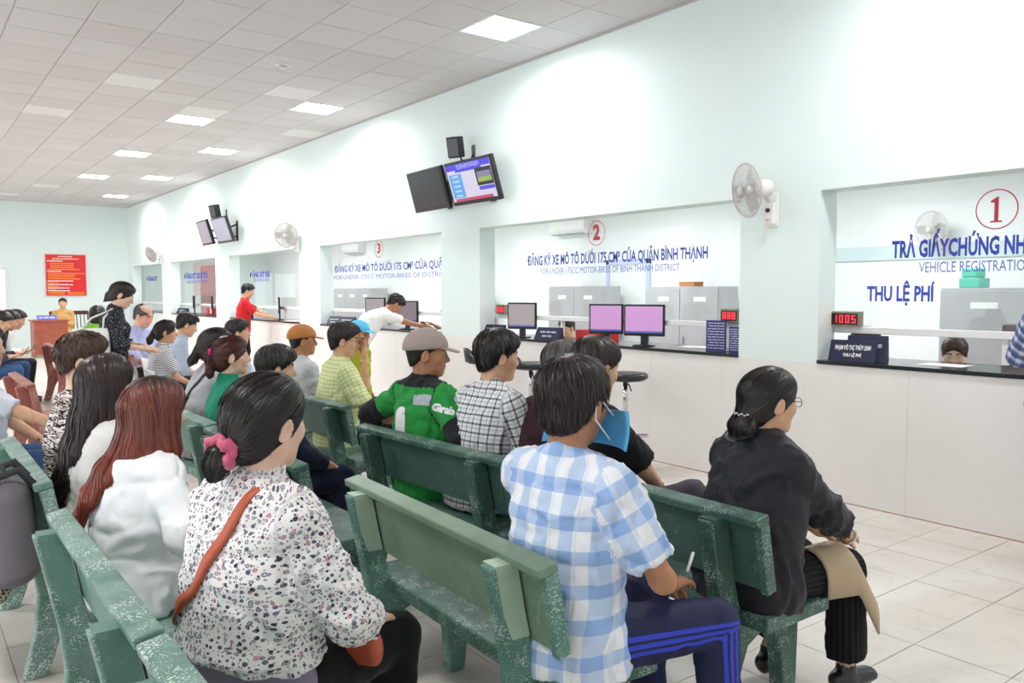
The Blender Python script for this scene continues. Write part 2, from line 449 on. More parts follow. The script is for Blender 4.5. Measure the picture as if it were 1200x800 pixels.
def f_stripes(c1, c2, per, duty, axis):
    def fn(t, b):
        _, u, v, g = pat_uv(t); t.link(t.mix(t.stripe(u if axis == 'u' else v, per, duty), hexc(c1), hexc(c2)), b.inputs['Base Color']); weave(t)
    return fn
mat('cloth_pinstripe', '#16151a', .8, spec=.2, fn=f_stripes('#121116', '#3a3941', .017, .12, 'u'))
mat('cloth_whitestripe', '#cfcfcf', .85, spec=.2, fn=f_stripes('#efeeee', '#55575f', .018, .35, 'v'))
mat('cloth_fineblue', '#c9d6ea', .85, spec=.2, fn=f_stripes('#cbd6e8', '#b3c4e0', .012, .5, 'u'))
mat('cloth_lavender_check', '#c3c8ea', .85, spec=.2, fn=f_stripes('#c6cbec', '#b0b7e0', .014, .5, 'u'))
def f_track(t, b):
    _, u, v, g = pat_uv(t); c = hexc('#20254c'); m = None
    au = t.math('ABSOLUTE', t.math('SUBTRACT', u, t.math('MULTIPLY', t.math('GREATER_THAN', t.math('ABSOLUTE', u), 0), -.002)))
    for o in (-.022, -.002, .018):
        x = t.math('LESS_THAN', t.math('ABSOLUTE', t.math('SUBTRACT', u, o)), .0062); m = x if m is None else t.math('MAXIMUM', m, x)
    m = t.math('MULTIPLY', m, t.math('GREATER_THAN', g, .5))
    t.link(t.mix(m, c, hexc('#3546c9')), b.inputs['Base Color']); weave(t)
mat('cloth_track', '#20254c', .62, spec=.35, fn=f_track)
for nm, c in dict(white='#f8f7f6', offwhite='#f1eee9', hoodie='#fbfbfd', black='#17161a', blackwin='#29282f', navy='#1c2038', darkgrey='#35333b', charcoal='#47434d', jeans='#3d5a86', green='#1a8a6b', lime='#7fc23a', grabgreen='#2f9a47',
                  jblack='#26262a', jgrey='#b9bcc4', red='#c8232b', tan='#d6a468', olive='#a9ad2a', greyblue='#b7c3d6', lightgrey='#c5c6ca', lavender='#8d8399', cyan='#62c3ea', patterned='#dfe2ec', maroon='#3a2428', darkjacket='#232a35', greytop='#b9b6bb').items():
    cloth('cloth_'+nm, c, .55 if nm == 'blackwin' else .85, var=.12 if nm in ('jeans', 'patterned') else 0.0, sheen=.1)
mat('shoe_black', '#141315', .35, coat=.3); mat('shoe_brown', '#5a3a28', .5); mat('shoe_white', '#dddad6', .6); mat('shoe_sandal', '#6b5242', .6)
def f_dress(t, b):
    v, *_ = pat_uv(t); d, i, k, r1, r2 = dots(t, v, 45, .1, .22, .1); t.link(t.mix(d, hexc('#15151b'), hexc('#8b8d9c')), b.inputs['Base Color'])
mat('cloth_dress', '#15151b', .85, fn=f_dress)
mat('leather_orange', '#c05a3c', .42, spec=.5, bump=.2, bscale=160); mat('mask_blue', '#5fb2e6', .75, bump=.3, bscale=300); mat('satin_pink', '#c84f6c', .35, spec=.5, sheen=.3)
mat('cap_orange', '#b9793f', .9); mat('cap_beige', '#a89890', .9, bump=.3, bscale=300); mat('metal_silver', '#c8c8cc', .25, metal=1.0); mat('plastic_black', '#17171a', .4); mat('plastic_white', '#eeeeee', .4); mat('elastic_white', '#f2f2f2', .7)
# ---------------------------------------------------------------- people
def nrm_rows(q): return q/np.maximum(np.linalg.norm(q, axis=1), 1e-9)[:, None]
def ik(a, t, l1, l2, pole):
    a = np.asarray(a, float); t = np.asarray(t, float); d = t-a; D = np.linalg.norm(d)
    D2 = min(D, (l1+l2)*.998); w = d/max(D, 1e-6); t = a+w*D2
    x = (l1*l1-l2*l2+D2*D2)/(2*D2); h = math.sqrt(max(l1*l1-x*x, 0))
    p = np.asarray(pole, float); p = nrm(p-w*(p @ w))
    return a+w*x+p*h, t

LOD = {0: dict(body=.017, head=.0046, hand=.0046, cloth=.0095, hair=.0072, st=1.0, sw=.0026),
       1: dict(body=.021, head=.0072, hand=.0068, cloth=.012, hair=.010, st=.35, sw=.005),
       2: dict(body=.024, head=.0095, hand=.008, cloth=.016, hair=.012, st=.0, sw=.008)}

def hand_prims(w, d, n, s, curl=25, side=1, spread=1.0, grip=None):
    """w wrist, d finger direction, n palm normal (palm faces n), side: thumb side sign along d x n"""
    d = nrm(d); n = nrm(np.asarray(n, float)-d*(np.asarray(n, float) @ d)); t = np.cross(d, n)*side  # t = thumb side
    P = [ECap(w, w+d*.075*s, t, (.026*s, .019*s), (.038*s, .015*s), cap=.016*s, k=.012)]
    lens = [.072, .08, .075, .058]
    for i in range(4):
        off = (1.5-i)*.0205*s
        a = w+d*(.082-abs(i-1.2)*.004)*s+t*off
        dirn = nrm(d+t*(1.5-i)*.06*spread); r = .0088*s if i < 3 else .0078*s; ang = curl*(.8+.12*i)
        segs = [.45, .31, .24]
        for j in range(3):
            an = math.radians(ang*(.55 if j == 0 else .9)); ax = np.cross(dirn, n)
            dirn = nrm(dirn*math.cos(an)+n*math.sin(an)); n2 = nrm(n-dirn*(n @ dirn)); n_l = n2
            b = a+dirn*lens[i]*segs[j]*s
            P.append(Cone(a, b, r*(1-.08*j), r*(.92-.08*j), k=.004)); a = b
    a = w+d*.025*s+t*.026*s; b = a+nrm(d*.75+t*.6+n*.35)*.042*s; c = b+nrm(d*.95+t*.2+n*.35)*.03*s; e = c+nrm(d+n*.4)*.022*s
    P += [Cone(a, b, .0135*s, .011*s, k=.012), Cone(b, c, .0105*s, .0095*s, k=.004), Cone(c, e, .0095*s, .008*s, k=.004)]
    return P

def head_prims(Hc, R, s, fem):
    T = lambda x, y, z: Hc+R @ (A(x, y, z)*s)
    r = lambda *v: A(*v)*s
    P = [Ell(T(0,-.012,.028), r(.076,.096,.086), R, k=.02),
         Ell(T(0,.020,-.030), r(.062,.072,.078), R, k=.03*s),
         Ell(T(0,.034,-.070), r(.046 if fem else .05,.044,.034), R, k=.03*s),
         Cone(T(-.012,.066,-.094), T(.012,.066,-.094), .014*s, k=.025*s),
         Cone(T(-.038,.072,.028), T(.038,.072,.028), .013*s, k=.02*s),
         Ell(T(.040,.058,-.018), r(.028,.026,.03), R, k=.02*s), Ell(T(-.040,.058,-.018), r(.028,.026,.03), R, k=.02*s),
         Ell(T(.031,.095,.008), r(.018,.012,.010), R, k=.012*s, op='s'), Ell(T(-.031,.095,.008), r(.018,.012,.010), R, k=.012*s, op='s'),
         Cone(T(0,.086,.012), T(0,.104,-.026), .0075*s, .0115*s, k=.012*s),
         Cone(T(-.011,.094,-.030), T(.011,.094,-.030), .0085*s, k=.008*s),
         Cone(T(-.016,.0845,-.0555), T(.016,.0845,-.0555), .0065*s, k=.009*s),
         Cone(T(-.011,.084,-.0655), T(.011,.084,-.0655), .007*s, k=.007*s)]
    for q in (-1, 1):
        Re = R @ rZ(-q*22)
        P += [Ell(T(q*.080,-.010,-.006), r(.009,.021,.033), Re @ rX(-10), k=.008*s),
              Ell(T(q*.0885,-.004,-.004), r(.006,.010,.018), Re, k=.006*s, op='s')]
    return P

def cap_prims(Hc, R, s, style, vol=1.0):
    """close fitting hair on the skull, cut by a slanted hairline"""
    T = lambda x, y, z: Hc+R @ (A(x, y, z)*s)
    r = lambda *v: A(*v)*s
    e = (.0065 if style == 'short' else .009)*vol
    P = [Ell(T(0,-.016,.030), r(.078+e,.098+e,.087+e), R, k=.02), Ell(T(0,.012,.056), r(.072+e*.6,.086+e*.5,.066+e), R, k=.02)]
    if style == 'short':
        P = [Ell(T(0,-.013,.028), r(.0785,.0985,.0885), R, k=.02), Ell(T(0,-.010,.050), r(.078+e,.097+e,.076+e), R, k=.03), Ell(T(0,.012,.060), r(.072+e*.6,.086+e*.5,.062+e), R, k=.02)]
        pl = [(T(0,-.1,-.080), R @ nrm(A(0,.62,-.78)))]
        P += [Ell(T(0,-.058,-.032), r(.058,.038,.05), R, k=.03)]
        for q in (-1, 1): P += [Ell(T(q*.09,-.006,-.014), r(.022,.023,.036), R, k=.008, op='s')]
        P += [Ell(T(0,.128,-.028), r(.090,.080,.108), R, k=.012, op='s')]
    elif style == 'back':
        pl = [(T(0,-.1,-.098), R @ nrm(A(0,.50,-.87)))]
        P += [Ell(T(0,-.060,-.035), r(.060+e*.5,.046+e*.5,.06), R, k=.03)]
        P += [Ell(T(0,.126,-.022), r(.078,.074,.108), R, k=.015, op='s')]
        for q in (-1, 1): P += [Ell(T(q*.09,-.004,-.012), r(.022,.022,.034), R, k=.01, op='s')]
    else:   # long: covers ears and sides
        pl = []
        P += [ECap(T(0,-.03,.02), T(0,-.045,-.10), R @ A(1,0,0), (.088*s,.09*s), (.092*s,.066*s), cap=.03*s, k=.03)]
        P += [Ell(T(0,.128,-.03), r(.066,.08,.112), R, k=.015, op='s')]
    return P, pl

def groom(prims, planes, V, flow, n, length, width, steps=10, lift=.003, rng=None, keep=None, wobble=.10):
    """ribbons that run over the implicit hair surface"""
    rng = rng or np.random.default_rng(1)
    if keep is not None: V = V[keep(V)]
    p = V[rng.integers(0, len(V), n)].copy()+rng.normal(0, .002, (n, 3))
    L = length*rng.uniform(.55, 1.15, n); st = L/steps
    wob = rng.normal(0, 1, (n, 3)); pts = []; nor = []; e = .003; lf = rng.uniform(0, 1, n)**2*lift
    def full(P):
        return sdf_pts(prims, P)
    for k in range(steps+1):
        g0 = full(p)
        g = np.stack([full(p+A(e,0,0))-g0, full(p+A(0,e,0))-g0, full(p+A(0,0,e))-g0], 1)
        g /= np.maximum(np.linalg.norm(g, axis=1), 1e-9)[:, None]
        off = .0006+lf*(k/steps)+.0012*rng.random(n)*0
        p = p-g*np.clip(g0-off, -.02, .02)[:, None]
        pts.append(p.copy()); nor.append(g)
        f = flow(p)+wob*wobble
        f = f-g*(f*g).sum(1)[:, None]; f /= np.maximum(np.linalg.norm(f, axis=1), 1e-9)[:, None]
        p = p+f*st[:, None]
    pts = np.stack(pts, 1); nor = np.stack(nor, 1)
    d = np.gradient(pts, axis=1); sd = np.cross(d, nor); sd /= np.maximum(np.linalg.norm(sd, axis=2), 1e-9)[..., None]
    prof = np.array([.35+.65*math.sin(math.pi*min(1, (k+.6)/steps*.75+.12)) if k < steps else .08 for k in range(steps+1)])
    w = (width*rng.uniform(.6, 1.4, n))[:, None, None]*prof[None, :, None]
    roll = rng.uniform(-.5, .5, n)[:, None, None]; a = pts+(sd+nor*roll)*w*.5; b = pts-(sd+nor*roll)*w*.5+nor*np.abs(roll)*w*.5
    VV = np.stack([a, b], 2).reshape(-1, 3)      # n,(steps+1),2
    base = (np.arange(n)[:, None]*(steps+1)+np.arange(steps)[None, :]).ravel()*2
    Q = np.stack([base, base+1, base+3, base+2], 1)
    col = np.repeat(rng.random(n), (steps+1)*2)
    return VV, Q, col

def cloth_finish(me, prims, frames, folds, seed, fscale=1.0):
    """pattern coordinates by body segment and wrinkles"""
    n = len(me.vertices); co = np.empty(n*3, np.float32); me.vertices.foreach_get('co', co); co = co.reshape(-1, 3).astype(float)
    best = np.full(n, 9.); grp = np.zeros(n, int); names = list(frames)
    for i, g in enumerate(names):
        ps = [p for p in prims if p.g == g and p.op == 'u']
        if not ps: continue
        d = np.min([p.f(co[:, 0], co[:, 1], co[:, 2]) for p in ps], 0)
        m = d < best; best[m] = d[m]; grp[m] = i
    pat = np.zeros((n, 3))
    for i, g in enumerate(names):
        m = grp == i
        o, ax, sd, rad = frames[g]; q = co[m]-o; v = q @ ax; fw = np.cross(ax, sd)   # sd x-axis; fw behind
        if g == 'torso':
            x = q @ sd; y = -(q @ fw) if False else (q @ fw)
            pat[m, 0] = x+np.sign(x)*np.clip(y+.05, 0, .15)
        else: pat[m, 0] = np.arctan2(q @ sd, (-1 if g[:3] in ('leg', 'shi') else 1)*(q @ fw))*rad
        pat[m, 1] = v; pat[m, 2] = i
    set_attr(me, 'pat', pat)
    if folds:
        nn = vnormals(me).astype(float)
        W = co*A(9, 9, 5)*fscale + vnoise(co*5, seed)[:, None]*.8
        # folds around the limbs run across, folds on the torso run down
        def crease(q, sd_): return np.maximum(0, 1-2.6*np.abs(vnoise(q, sd_)))**1.5
        wq = vnoise(co*4+1.7, seed+2)[:, None]
        d = .55*ridged(W*.8, seed)+.9*crease(co*A(10, 10, 4)*fscale+wq*1.4, seed+4)-.9*crease(co*A(7, 7, 13)*fscale+wq*1.2+3.3, seed+5)+.7*crease(co*A(17, 17, 12)*fscale+wq*2, seed+6)+.2*vnoise(co*45, seed+9)-.4
        co2 = co+nn*(d*folds)[:, None]
        me.vertices.foreach_set('co', co2.astype(np.float32).ravel()); me.update()
    return grp, names, pat

def person(pos, heading, label, s=1.0, w=1.0, fem=False, lod=1, seat=.445, stand=False, z0=0.0, lean=0, side=0, twist=0, back=0.0,
           hy=0, hp=0, hr=0, hs=1.0, LA=None, RA=None, LL=None, RL=None, shirt=None, pants=None, shoe='shoe_black', skin='skin',
           hair=None, group=None, seed=1, face=True, belly=0.0, no_legs=False, extra=None):
    rng = np.random.default_rng(seed); L = LOD[lod]
    if not stand: s = s*.975
    root = empty('person', (pos[0], pos[1], z0), math.radians(heading-90), label, 'person', group)
    sh = math.sin
    # ---- skeleton (local: x right, y forward, z up)
    pz = (.93*s if stand else seat+.085*s); P0 = A(0, back, pz)
    Rl = rY(side) @ rX(-lean)
    R1 = rY(side*.6) @ rX(-lean*.7); R2 = rZ(twist) @ rY(side) @ rX(-lean*1.15)
    C = P0+R1 @ A(0, 0, .27*s); N = C+R2 @ A(0, -.005*s, .235*s)
    shw = (.148 if fem else .168)*s*(.6+.4*w)
    tx = R2 @ A(1, 0, 0); ty = R2 @ A(0, 1, 0); tz = R2 @ A(0, 0, 1)
    SR = N+tx*shw-tz*.055*s; SL = N-tx*shw-tz*.055*s
    Rh = rZ(hy) @ rY(hr) @ rX(-hp)
    hs = hs*s*1.06
    Hc = N+nrm(tz*1.0+A(0, 0, .6))*.075*s+Rh @ A(0, .022*hs, .092*hs)
    la = .28*s; lf = .245*s
    hand_def = {1: (.13, .34, (.60 if not stand else .78)*1.0), -1: (-.13, .34, (.60 if not stand else .78)*1.0)}
    arms = {}
    for q, S, a in ((1, SR, RA or {}), (-1, SL, LA or {})):
        tgt = A(*a['hand']) if 'hand' in a else A(*hand_def[q])*A(s, s, 1)
        if 'hand' not in a and stand: tgt = S+A(q*.06, .03, -.50)*s
        el, wr = ik(S, tgt, la, lf, a.get('pole', (q*.7, -.8, -.6)))
        fd = nrm(wr-el); hd = nrm(A(*a['dir'])) if 'dir' in a else fd
        pn = A(*a['palm']) if 'palm' in a else (A(0, .1, -1) if abs(hd[2]) < .8 else A(-q, 0, 0))
        arms[q] = (S, el, wr, hd, pn, a)
    legs = {}
    hipw = .088*s*(.7+.3*w)
    for q, a in ((1, RL or {}), (-1, LL or {})):
        Hp = P0+A(q*hipw, 0, -.005)
        if stand:
            an = A(*a.get('ankle', (q*.09*s, -.01, .085))); kn, an = ik(Hp, an, .43*s, .42*s, a.get('pole', (q*.1, 1, 0)))
        else:
            kn = A(*a['knee']) if 'knee' in a else A(q*.125*s, back+.42*s, seat+.09*s)
            kn = Hp+nrm(kn-Hp)*.425*s
            an = A(*a.get('ankle', (q*.125*s, back+.38*s, .085))); an = kn+nrm(an-kn)*min(.42*s, np.linalg.norm(an-kn)*1.0 if 'free' in a else .42*s) if 'ankle' in a else A(an[0], an[1], .085)
        legs[q] = (Hp, kn, an, a)
    X = A(1, 0, 0)
    tor = [Cone(P0-A(.07*s*w, 0, 0), P0+A(.07*s*w, 0, 0), .100*s*(.5+.5*w), k=.05, g='torso'),
           ECap(P0, C, R1 @ X, (.140*s*w, .100*s*(.4+.6*w)), (.136*s*w, (.104+belly*.3)*s*(.4+.6*w)), k=.05, g='torso'),
           ECap(C-tz*.03*s, N-tz*.075*s, tx, (.142*s*w, .104*s*(.4+.6*w)), (.120*s*w, .078*s), k=.05, g='torso'),
           Cone(SL+tx*.02*s, SR-tx*.02*s, 0.050*s*(.6+.4*w), k=.05, g='torso'),
           Cone(N+tz*.015*s, SR-tx*.03*s+tz*.01*s, .044*s, .042*s, k=.04, g='torso'), Cone(N+tz*.015*s, SL+tx*.03*s+tz*.01*s, .044*s, .042*s, k=.04, g='torso'),
           Cone(C+tx*.075*s+tz*.10*s-ty*.04*s, C+tx*.085*s-ty*.035*s, .06*s, k=.06, g='torso'), Cone(C-tx*.075*s+tz*.10*s-ty*.04*s, C-tx*.085*s-ty*.035*s, .06*s, k=.06, g='torso')]
    if fem:
        for q in (-1, 1): tor.append(Ell(C+tx*q*.065*s+ty*.085*s+tz*.06*s, A(.062, .055, .06)*s, k=.04, g='torso'))
    if belly: tor.append(Ell(P0+R1 @ A(0, .06*s, .12*s), A(.13*w, .09+belly, .12)*s, k=.06, g='torso'))
    if not stand:
        for q in (-1, 1): tor.append(Ell(P0+A(q*.075*s*w, -.035*s, -.005), A(.088*w, .095, .085)*s, k=.05, g='torso'))
    else:
        for q in (-1, 1): tor.append(Ell(P0+A(q*.06*s, -.05*s, -.02), A(.08*w, .08, .09)*s, k=.05, g='torso'))
    fat = (.55+.45*w)
    armp = {}; legp = {}
    for q in (1, -1):
        S, el, wr, hd, pn, a = arms[q]; g = 'armR' if q > 0 else 'armL'
        armp[q] = [Cone(S, el, (.045 if not fem else .040)*s*fat, .035*s*fat, k=.03, g=g), Cone(el, wr, .039*s*fat, .025*s, k=.015, g=g)]
        Hp, kn, an, a = legs[q]; g = 'legR' if q > 0 else 'legL'
        legp[q] = [Cone(Hp, kn, .084*s*fat, .056*s*fat, k=.04, g=g), Cone(kn, an, .056*s*fat, .034*s, k=.02, g=g)]
    neck = Cone(N-tz*.03*s, Hc+Rh @ A(0, -.022, -.045)*hs, (.050 if fem else .057)*s, (.050 if fem else .055)*s, k=.03)
    hp_ = head_prims(Hc, Rh, hs, fem)
    skinm = MATS[skin]
    body_pr = [p.grow(-.006) for p in tor]+[p for q in (1, -1) for p in armp[q]]+[p.grow(-.006) for q in (1, -1) for p in (legp[q] if not no_legs else [])]+[neck]
    hnd = {}
    for q in (1, -1):
        S, el, wr, hd, pn, a = arms[q]
        hnd[q] = hand_prims(wr, hd, pn, s*1.0, a.get('curl', 22), side=q*a.get('flip', 1))
    feet = {}
    for q in (1, -1):
        Hp, kn, an, a = legs[q]; toe = a.get('toe', (q*.15, 1, 0)); tv = nrm(A(*toe))
        feet[q] = [ECap(an+A(0, 0, -.045)-tv*.03, an+A(0, 0, -.055)+tv*.13*s, np.cross(tv, A(0, 0, 1)), (.034*s, .034*s), (.042*s, .022*s), k=.02), Cone(an, an+A(0, 0, -.04), .034*s, k=.03)]
    Vb, Qb = sdf_mesh(body_pr+([p for q in (1, -1) for p in feet[q]] if not no_legs else [])+hp_, L['body'])
    # finer head and hands replace the coarse ones
    parts = []; VV = [Vb]; QQ = []; off = len(Vb)
    boxes = [(np.min([p.lo for p in hp_], 0)-A(.01, .01, .03), np.max([p.hi for p in hp_], 0)+.012, hp_+[neck]+[p.grow(-.006) for p in tor[2:6]], L['head'])]
    for q in (1, -1):
        lo = np.min([p.lo for p in hnd[q]], 0)-.012; hi = np.max([p.hi for p in hnd[q]], 0)+.012
        boxes.append((lo, hi, [armp[q][1]]+hnd[q], L['hand']))
    kill = np.zeros(len(Vb), bool)
    for lo, hi, pr, hh in boxes:
        m = L['body']*.6
        kill |= np.all((Vb > lo+m) & (Vb < hi-m), 1)
    QQ.append(Qb[~kill[Qb].any(1)] if len(Qb) else Qb)
    heads_n = None
    for i, (lo, hi, pr, hh) in enumerate(boxes):
        v, qd = sdf_mesh(pr, hh, lo, hi); QQ.append(qd+off); VV.append(v)
        if i == 0: heads_n = (off, off+len(v))
        off += len(v)
    V = np.concatenate(VV); Q = np.concatenate(QQ)
    me = fast_mesh('body', V, Q)
    # lips and brows as material areas
    me.materials.append(skinm); me.materials.append(MATS['lips' if fem else 'lips_m']); me.materials.append(MATS['brow'])
    if face:
        ctr = V[Q].mean(1); hl = (ctr-Hc) @ Rh/hs
        mi = np.zeros(len(Q), np.int32)
        lipm = (((hl[:, 0]/.024)**2+((hl[:, 2]+.0605)/.0125)**2) < 1) & (hl[:, 1] > .07)
        mi[lipm] = 1
        az = np.abs(hl[:, 0]); arch = .0335-((az-.033)/.028)**2*.006
        mi[(az > .014) & (az < .052) & (np.abs(hl[:, 2]-arch) < .0042) & (hl[:, 1] > .05)] = 2
        me.polygons.foreach_set('material_index', mi)
    body = link('body', me, root)
    info = dict(root=root, Hc=Hc, Rh=Rh, hs=hs, N=N, C=C, P0=P0, arms=arms, legs=legs, tx=tx, ty=ty, tz=tz, R1=R1, s=s, SL=SL, SR=SR)
    T = lambda x, y, z: Hc+Rh @ (A(x, y, z)*hs)
    if face and lod < 2:
        for q in (-1, 1):
            e = MB(); c = T(q*.031, .0765, .008); M = Matrix.Translation(c) @ Matrix(Rh.tolist()).to_4x4() @ Matrix.Diagonal((1.15, 1, .52, 1))
            r = .0125*hs; e.s = True
            prof = [(r*math.sin(t), r*math.cos(t)) for t in [math.pi*i/10 for i in range(1, 10)]]
            e.lathe([(a, b) for a, b in prof], 12, M, axis=1)
            e.cur = 1; e.lathe([(.0072*hs, r*.84), (.0055*hs, r*.96), (.0015*hs, r*1.01)], 10, M, axis=1)
            e.build('eye', [MATS['eye_white'], MATS['eye_dark']], root)
    # ---- clothes
    frames = {'torso': (P0, nrm(N-P0), tx, .15*s)}
    for q in (1, -1):
        S, el, wr = arms[q][:3]; ax = nrm(el-S); sd = nrm(np.cross(ax, ty)); frames['armR' if q > 0 else 'armL'] = (S, ax, sd, .055*s)
        Hp, kn, an = legs[q][:3]; ax = nrm(kn-Hp); sd = nrm(np.cross(ax, A(q, 0, 0)))
        frames['legR' if q > 0 else 'legL'] = (Hp, ax, sd, .08*s); ax2 = nrm(an-kn); frames['shinR' if q > 0 else 'shinL'] = (kn, ax2, nrm(np.cross(ax2, A(q, 0, 0))), .06*s)
    if pants:
        e = pants.get('ease', .012); end = pants.get('end', .93); pr = [p.grow(e*.4) for p in tor[:2]]+[p.grow(e*.4) for p in tor[-2:]]
        wz = P0+R1 @ A(0, 0, pants.get('waist', .02)*s)
        pr = [p.grow(0, cut=((wz, R1 @ A(0, 0, 1)),)) for p in pr]
        for q in (1, -1):
            Hp, kn, an, a = legs[q]; g = 'R' if q > 0 else 'L'; fl = pants.get('flare', .004)
            pr.append(Cone(Hp, kn, .084*s*fat+e, .056*s*fat+e, k=.03, g='leg'+g))
            if end > 1e-3:
                ax = nrm(an-kn); ce = kn+(an-kn)*end
                pr.append(Cone(kn, ce, .056*s*fat+e, .044*s+e+fl, k=.015, g='shin'+g, cut=((ce, ax),)))
        v, qd = sdf_mesh(pr, L['cloth']*1.25); mp = fast_mesh('trousers', v, qd)
        cloth_finish(mp, pr, {k: frames[k] for k in frames if k[:3] in ('tor', 'leg', 'shi')}, pants.get('folds', .004)*(1 if lod < 2 else .6), seed+3)
        info['pants'] = link(pants.get('name', 'trousers'), mp, root, MATS[pants['mat']])
    if not no_legs:
        for q in (1, -1):
            Hp, kn, an, a = legs[q]; tv = nrm(A(*a.get('toe', (q*.15, 1, 0)))); sd = np.cross(tv, A(0, 0, 1)); b = an+A(0, 0, -.05)
            pr = [ECap(b-tv*.045*s, b-A(0, 0, .008)+tv*.135*s, sd, (.040*s, .040*s), (.046*s, .028*s), k=.02), Cone(an+A(0, 0, .0), an-A(0, 0, .04), .040*s, .042*s, k=.02, cut=((an+A(0, 0, .012), A(0, 0, 1)),)),
                  Cone(b-tv*.04*s-A(0, 0, .02), b+tv*.12*s-A(0, 0, .025), .028*s, k=.01)]
            fl = an[2]-.084 if 'lift' in a else 0.0
            v, qd = sdf_mesh(pr, max(L['hand']*1.4, .0085), planes=((A(0, 0, .002+fl), A(0, 0, -1)),))
            link('shoe', fast_mesh('shoe', v, qd), root, MATS[shoe])
    bvh = None
    if shirt:
        e = shirt.get('ease', .012); sl = shirt.get('sleeve', .75); hem = shirt.get('hem', -.06)
        pr = [p.grow(e) for p in tor]
        if True:
            lo_ = shirt.get('loose', .010); hb = P0+R1 @ A(0, -.01, hem*s)
            pr.append(ECap(hb, C+tz*.05*s, R1 @ X, (.150*s*w+e+lo_, .118*s*(.4+.6*w)+e+lo_), (.142*s*w+e, .108*s*(.4+.6*w)+e), k=.04, g='torso'))
        hc = P0+R1 @ A(0, 0, hem*s); pr = [p.grow(0, cut=((hc, R1 @ A(0, 0, -1)),)) for p in pr]
        for q in (1, -1):
            S, el, wr = arms[q][:3]; g = 'armR' if q > 0 else 'armL'; se = shirt.get('sease', e+.006)
            if sl <= 0: continue
            t = min(sl, 1); end = S+(el-S)*t; cut = ((end, nrm(el-S)),) if sl <= 1 else ()
            pr.append(Cone(S, end if sl <= 1 else el, (.045 if not fem else .040)*s*fat+se*.9, ((.045+(.036-.045)*t)*s*fat+se*(1.25 if sl <= 1 else 1)), k=.035, g=g, cut=cut))
            if sl > 1:
                t = sl-1; end = el+(wr-el)*t
                pr.append(Cone(el, end, .039*s*fat+se, (.039+(.025-.039)*t)*s*fat+se*1.05, k=.02, g=g, cut=((end, nrm(wr-el)),)))
        cl = shirt.get('collar', 'shirt'); nd = nrm(neck.b-neck.a); nr = neck.r1
        if cl == 'shirt':
            c0 = N-tz*.012*s; c1 = N+nd*.036*s-ty*.004*s; pr.append(Cone(c0, c1, nr+.02*s, nr+.013*s, k=.012, g='torso', cut=((c1, nrm(nd-ty*.35)),)))
        elif cl == 'stand':
            c0 = N-tz*.012*s; c1 = N+nd*.055*s; pr.append(Cone(c0, c1, nr+.026*s, nr+.026*s, k=.012, g='torso', cut=((c1, nrm(nd-ty*.3)),)))
        elif cl == 'turtle':
            c0 = N-tz*.012*s; c1 = N+nd*.055*s; pr.append(Cone(c0, c1, nr+.012*s, nr+.009*s, k=.03, g='torso', cut=((c1, nd),)))
        elif cl == 'tee':
            c0 = N-tz*.01*s; c1 = N+nd*.012*s; pr.append(Cone(c0, c1, nr+.016*s, nr+.012*s, k=.015, g='torso', cut=((c1, nrm(nd-ty*.5)),)))
        elif cl == 'hood':
            for t in np.linspace(-1, 1, 9):
                an_ = math.radians(90+95*t); c = N+tx*math.cos(an_)*.10*s-ty*(math.sin(an_)*.10-.01)*s+tz*(.005-.035*max(0, math.sin(an_)))*s
                pr.append(Ell(c, A(.042, .042, .045)*s, k=.035, g='torso'))
            pr.append(Ell(N-ty*.10*s-tz*.07*s, A(.10, .035, .085)*s, R2, k=.05, g='torso'))
        v, qd = sdf_mesh(pr, L['cloth']); ms = fast_mesh('shirt', v, qd)
        grp, names, pat = cloth_finish(ms, pr, {k: frames[k] for k in ('torso', 'armR', 'armL')}, shirt.get('folds', .004)*(1.6 if lod < 2 else .8), seed, shirt.get('fscale', 1.0))
        mm = shirt['mat']; mm = [MATS[x] for x in (mm if isinstance(mm, (list, tuple)) else [mm])]
        o = link(shirt.get('name', 'shirt'), ms, root, mm); info['shirt'] = o
        if len(mm) > 1:
            co = np.empty(len(ms.vertices)*3, np.float32); ms.vertices.foreach_get('co', co); co = co.reshape(-1, 3)
            Qs = np.empty(len(ms.polygons)*4, np.int32); ms.polygons.foreach_get('vertices', Qs); Qs = Qs.reshape(-1, 4)
            mi = shirt['assign'](co[Qs].mean(1), grp[Qs].max(1), names, pat[Qs].mean(1), info).astype(np.int32)
            ms.polygons.foreach_set('material_index', mi)
        co = np.empty(len(ms.vertices)*3, np.float32); ms.vertices.foreach_get('co', co); co = co.reshape(-1, 3)
        Qs = np.empty(len(ms.polygons)*4, np.int32); ms.polygons.foreach_get('vertices', Qs)
        info['bvh'] = (co, Qs.reshape(-1, 4))
    # ---- hair
    if hair:
        st = hair.get('style', 'short'); vol = hair.get('vol', 1.0)
        base = {'short': 'short', 'bun': 'back', 'pony': 'back', 'long': 'long', 'bald': 'short'}[st]
        pr, pl = cap_prims(Hc, Rh, hs, base, vol)
        if hair.get('capped'): pl = pl+[(T(0, 0, .040), Rh @ A(0, 0, 1))]
        if 'cut' in hair: pl = [(T(*hair['cut'][0]), Rh @ nrm(A(*hair['cut'][1])))]
        if st == 'bald': pr.append(Ell(T(0, .02, .085), A(.075, .10, .05)*hs, Rh, k=.015, op='s'))
        for it in hair.get('tail', []):     # ((x,y,z),(rx,ry)) chain in head frame; optional separate chains
            for i in range(len(it)-1):
                (a, ra), (b, rb) = it[i], it[i+1]
                pr.append(ECap(T(*a), T(*b), Rh @ A(1, .001, 0), (ra[0]*hs, ra[1]*hs), (rb[0]*hs, rb[1]*hs), k=.025*hs))
        for (c, r) in hair.get('lumps', []): pr.append(Ell(T(*c), A(*r)*hs, Rh, k=.02*hs))
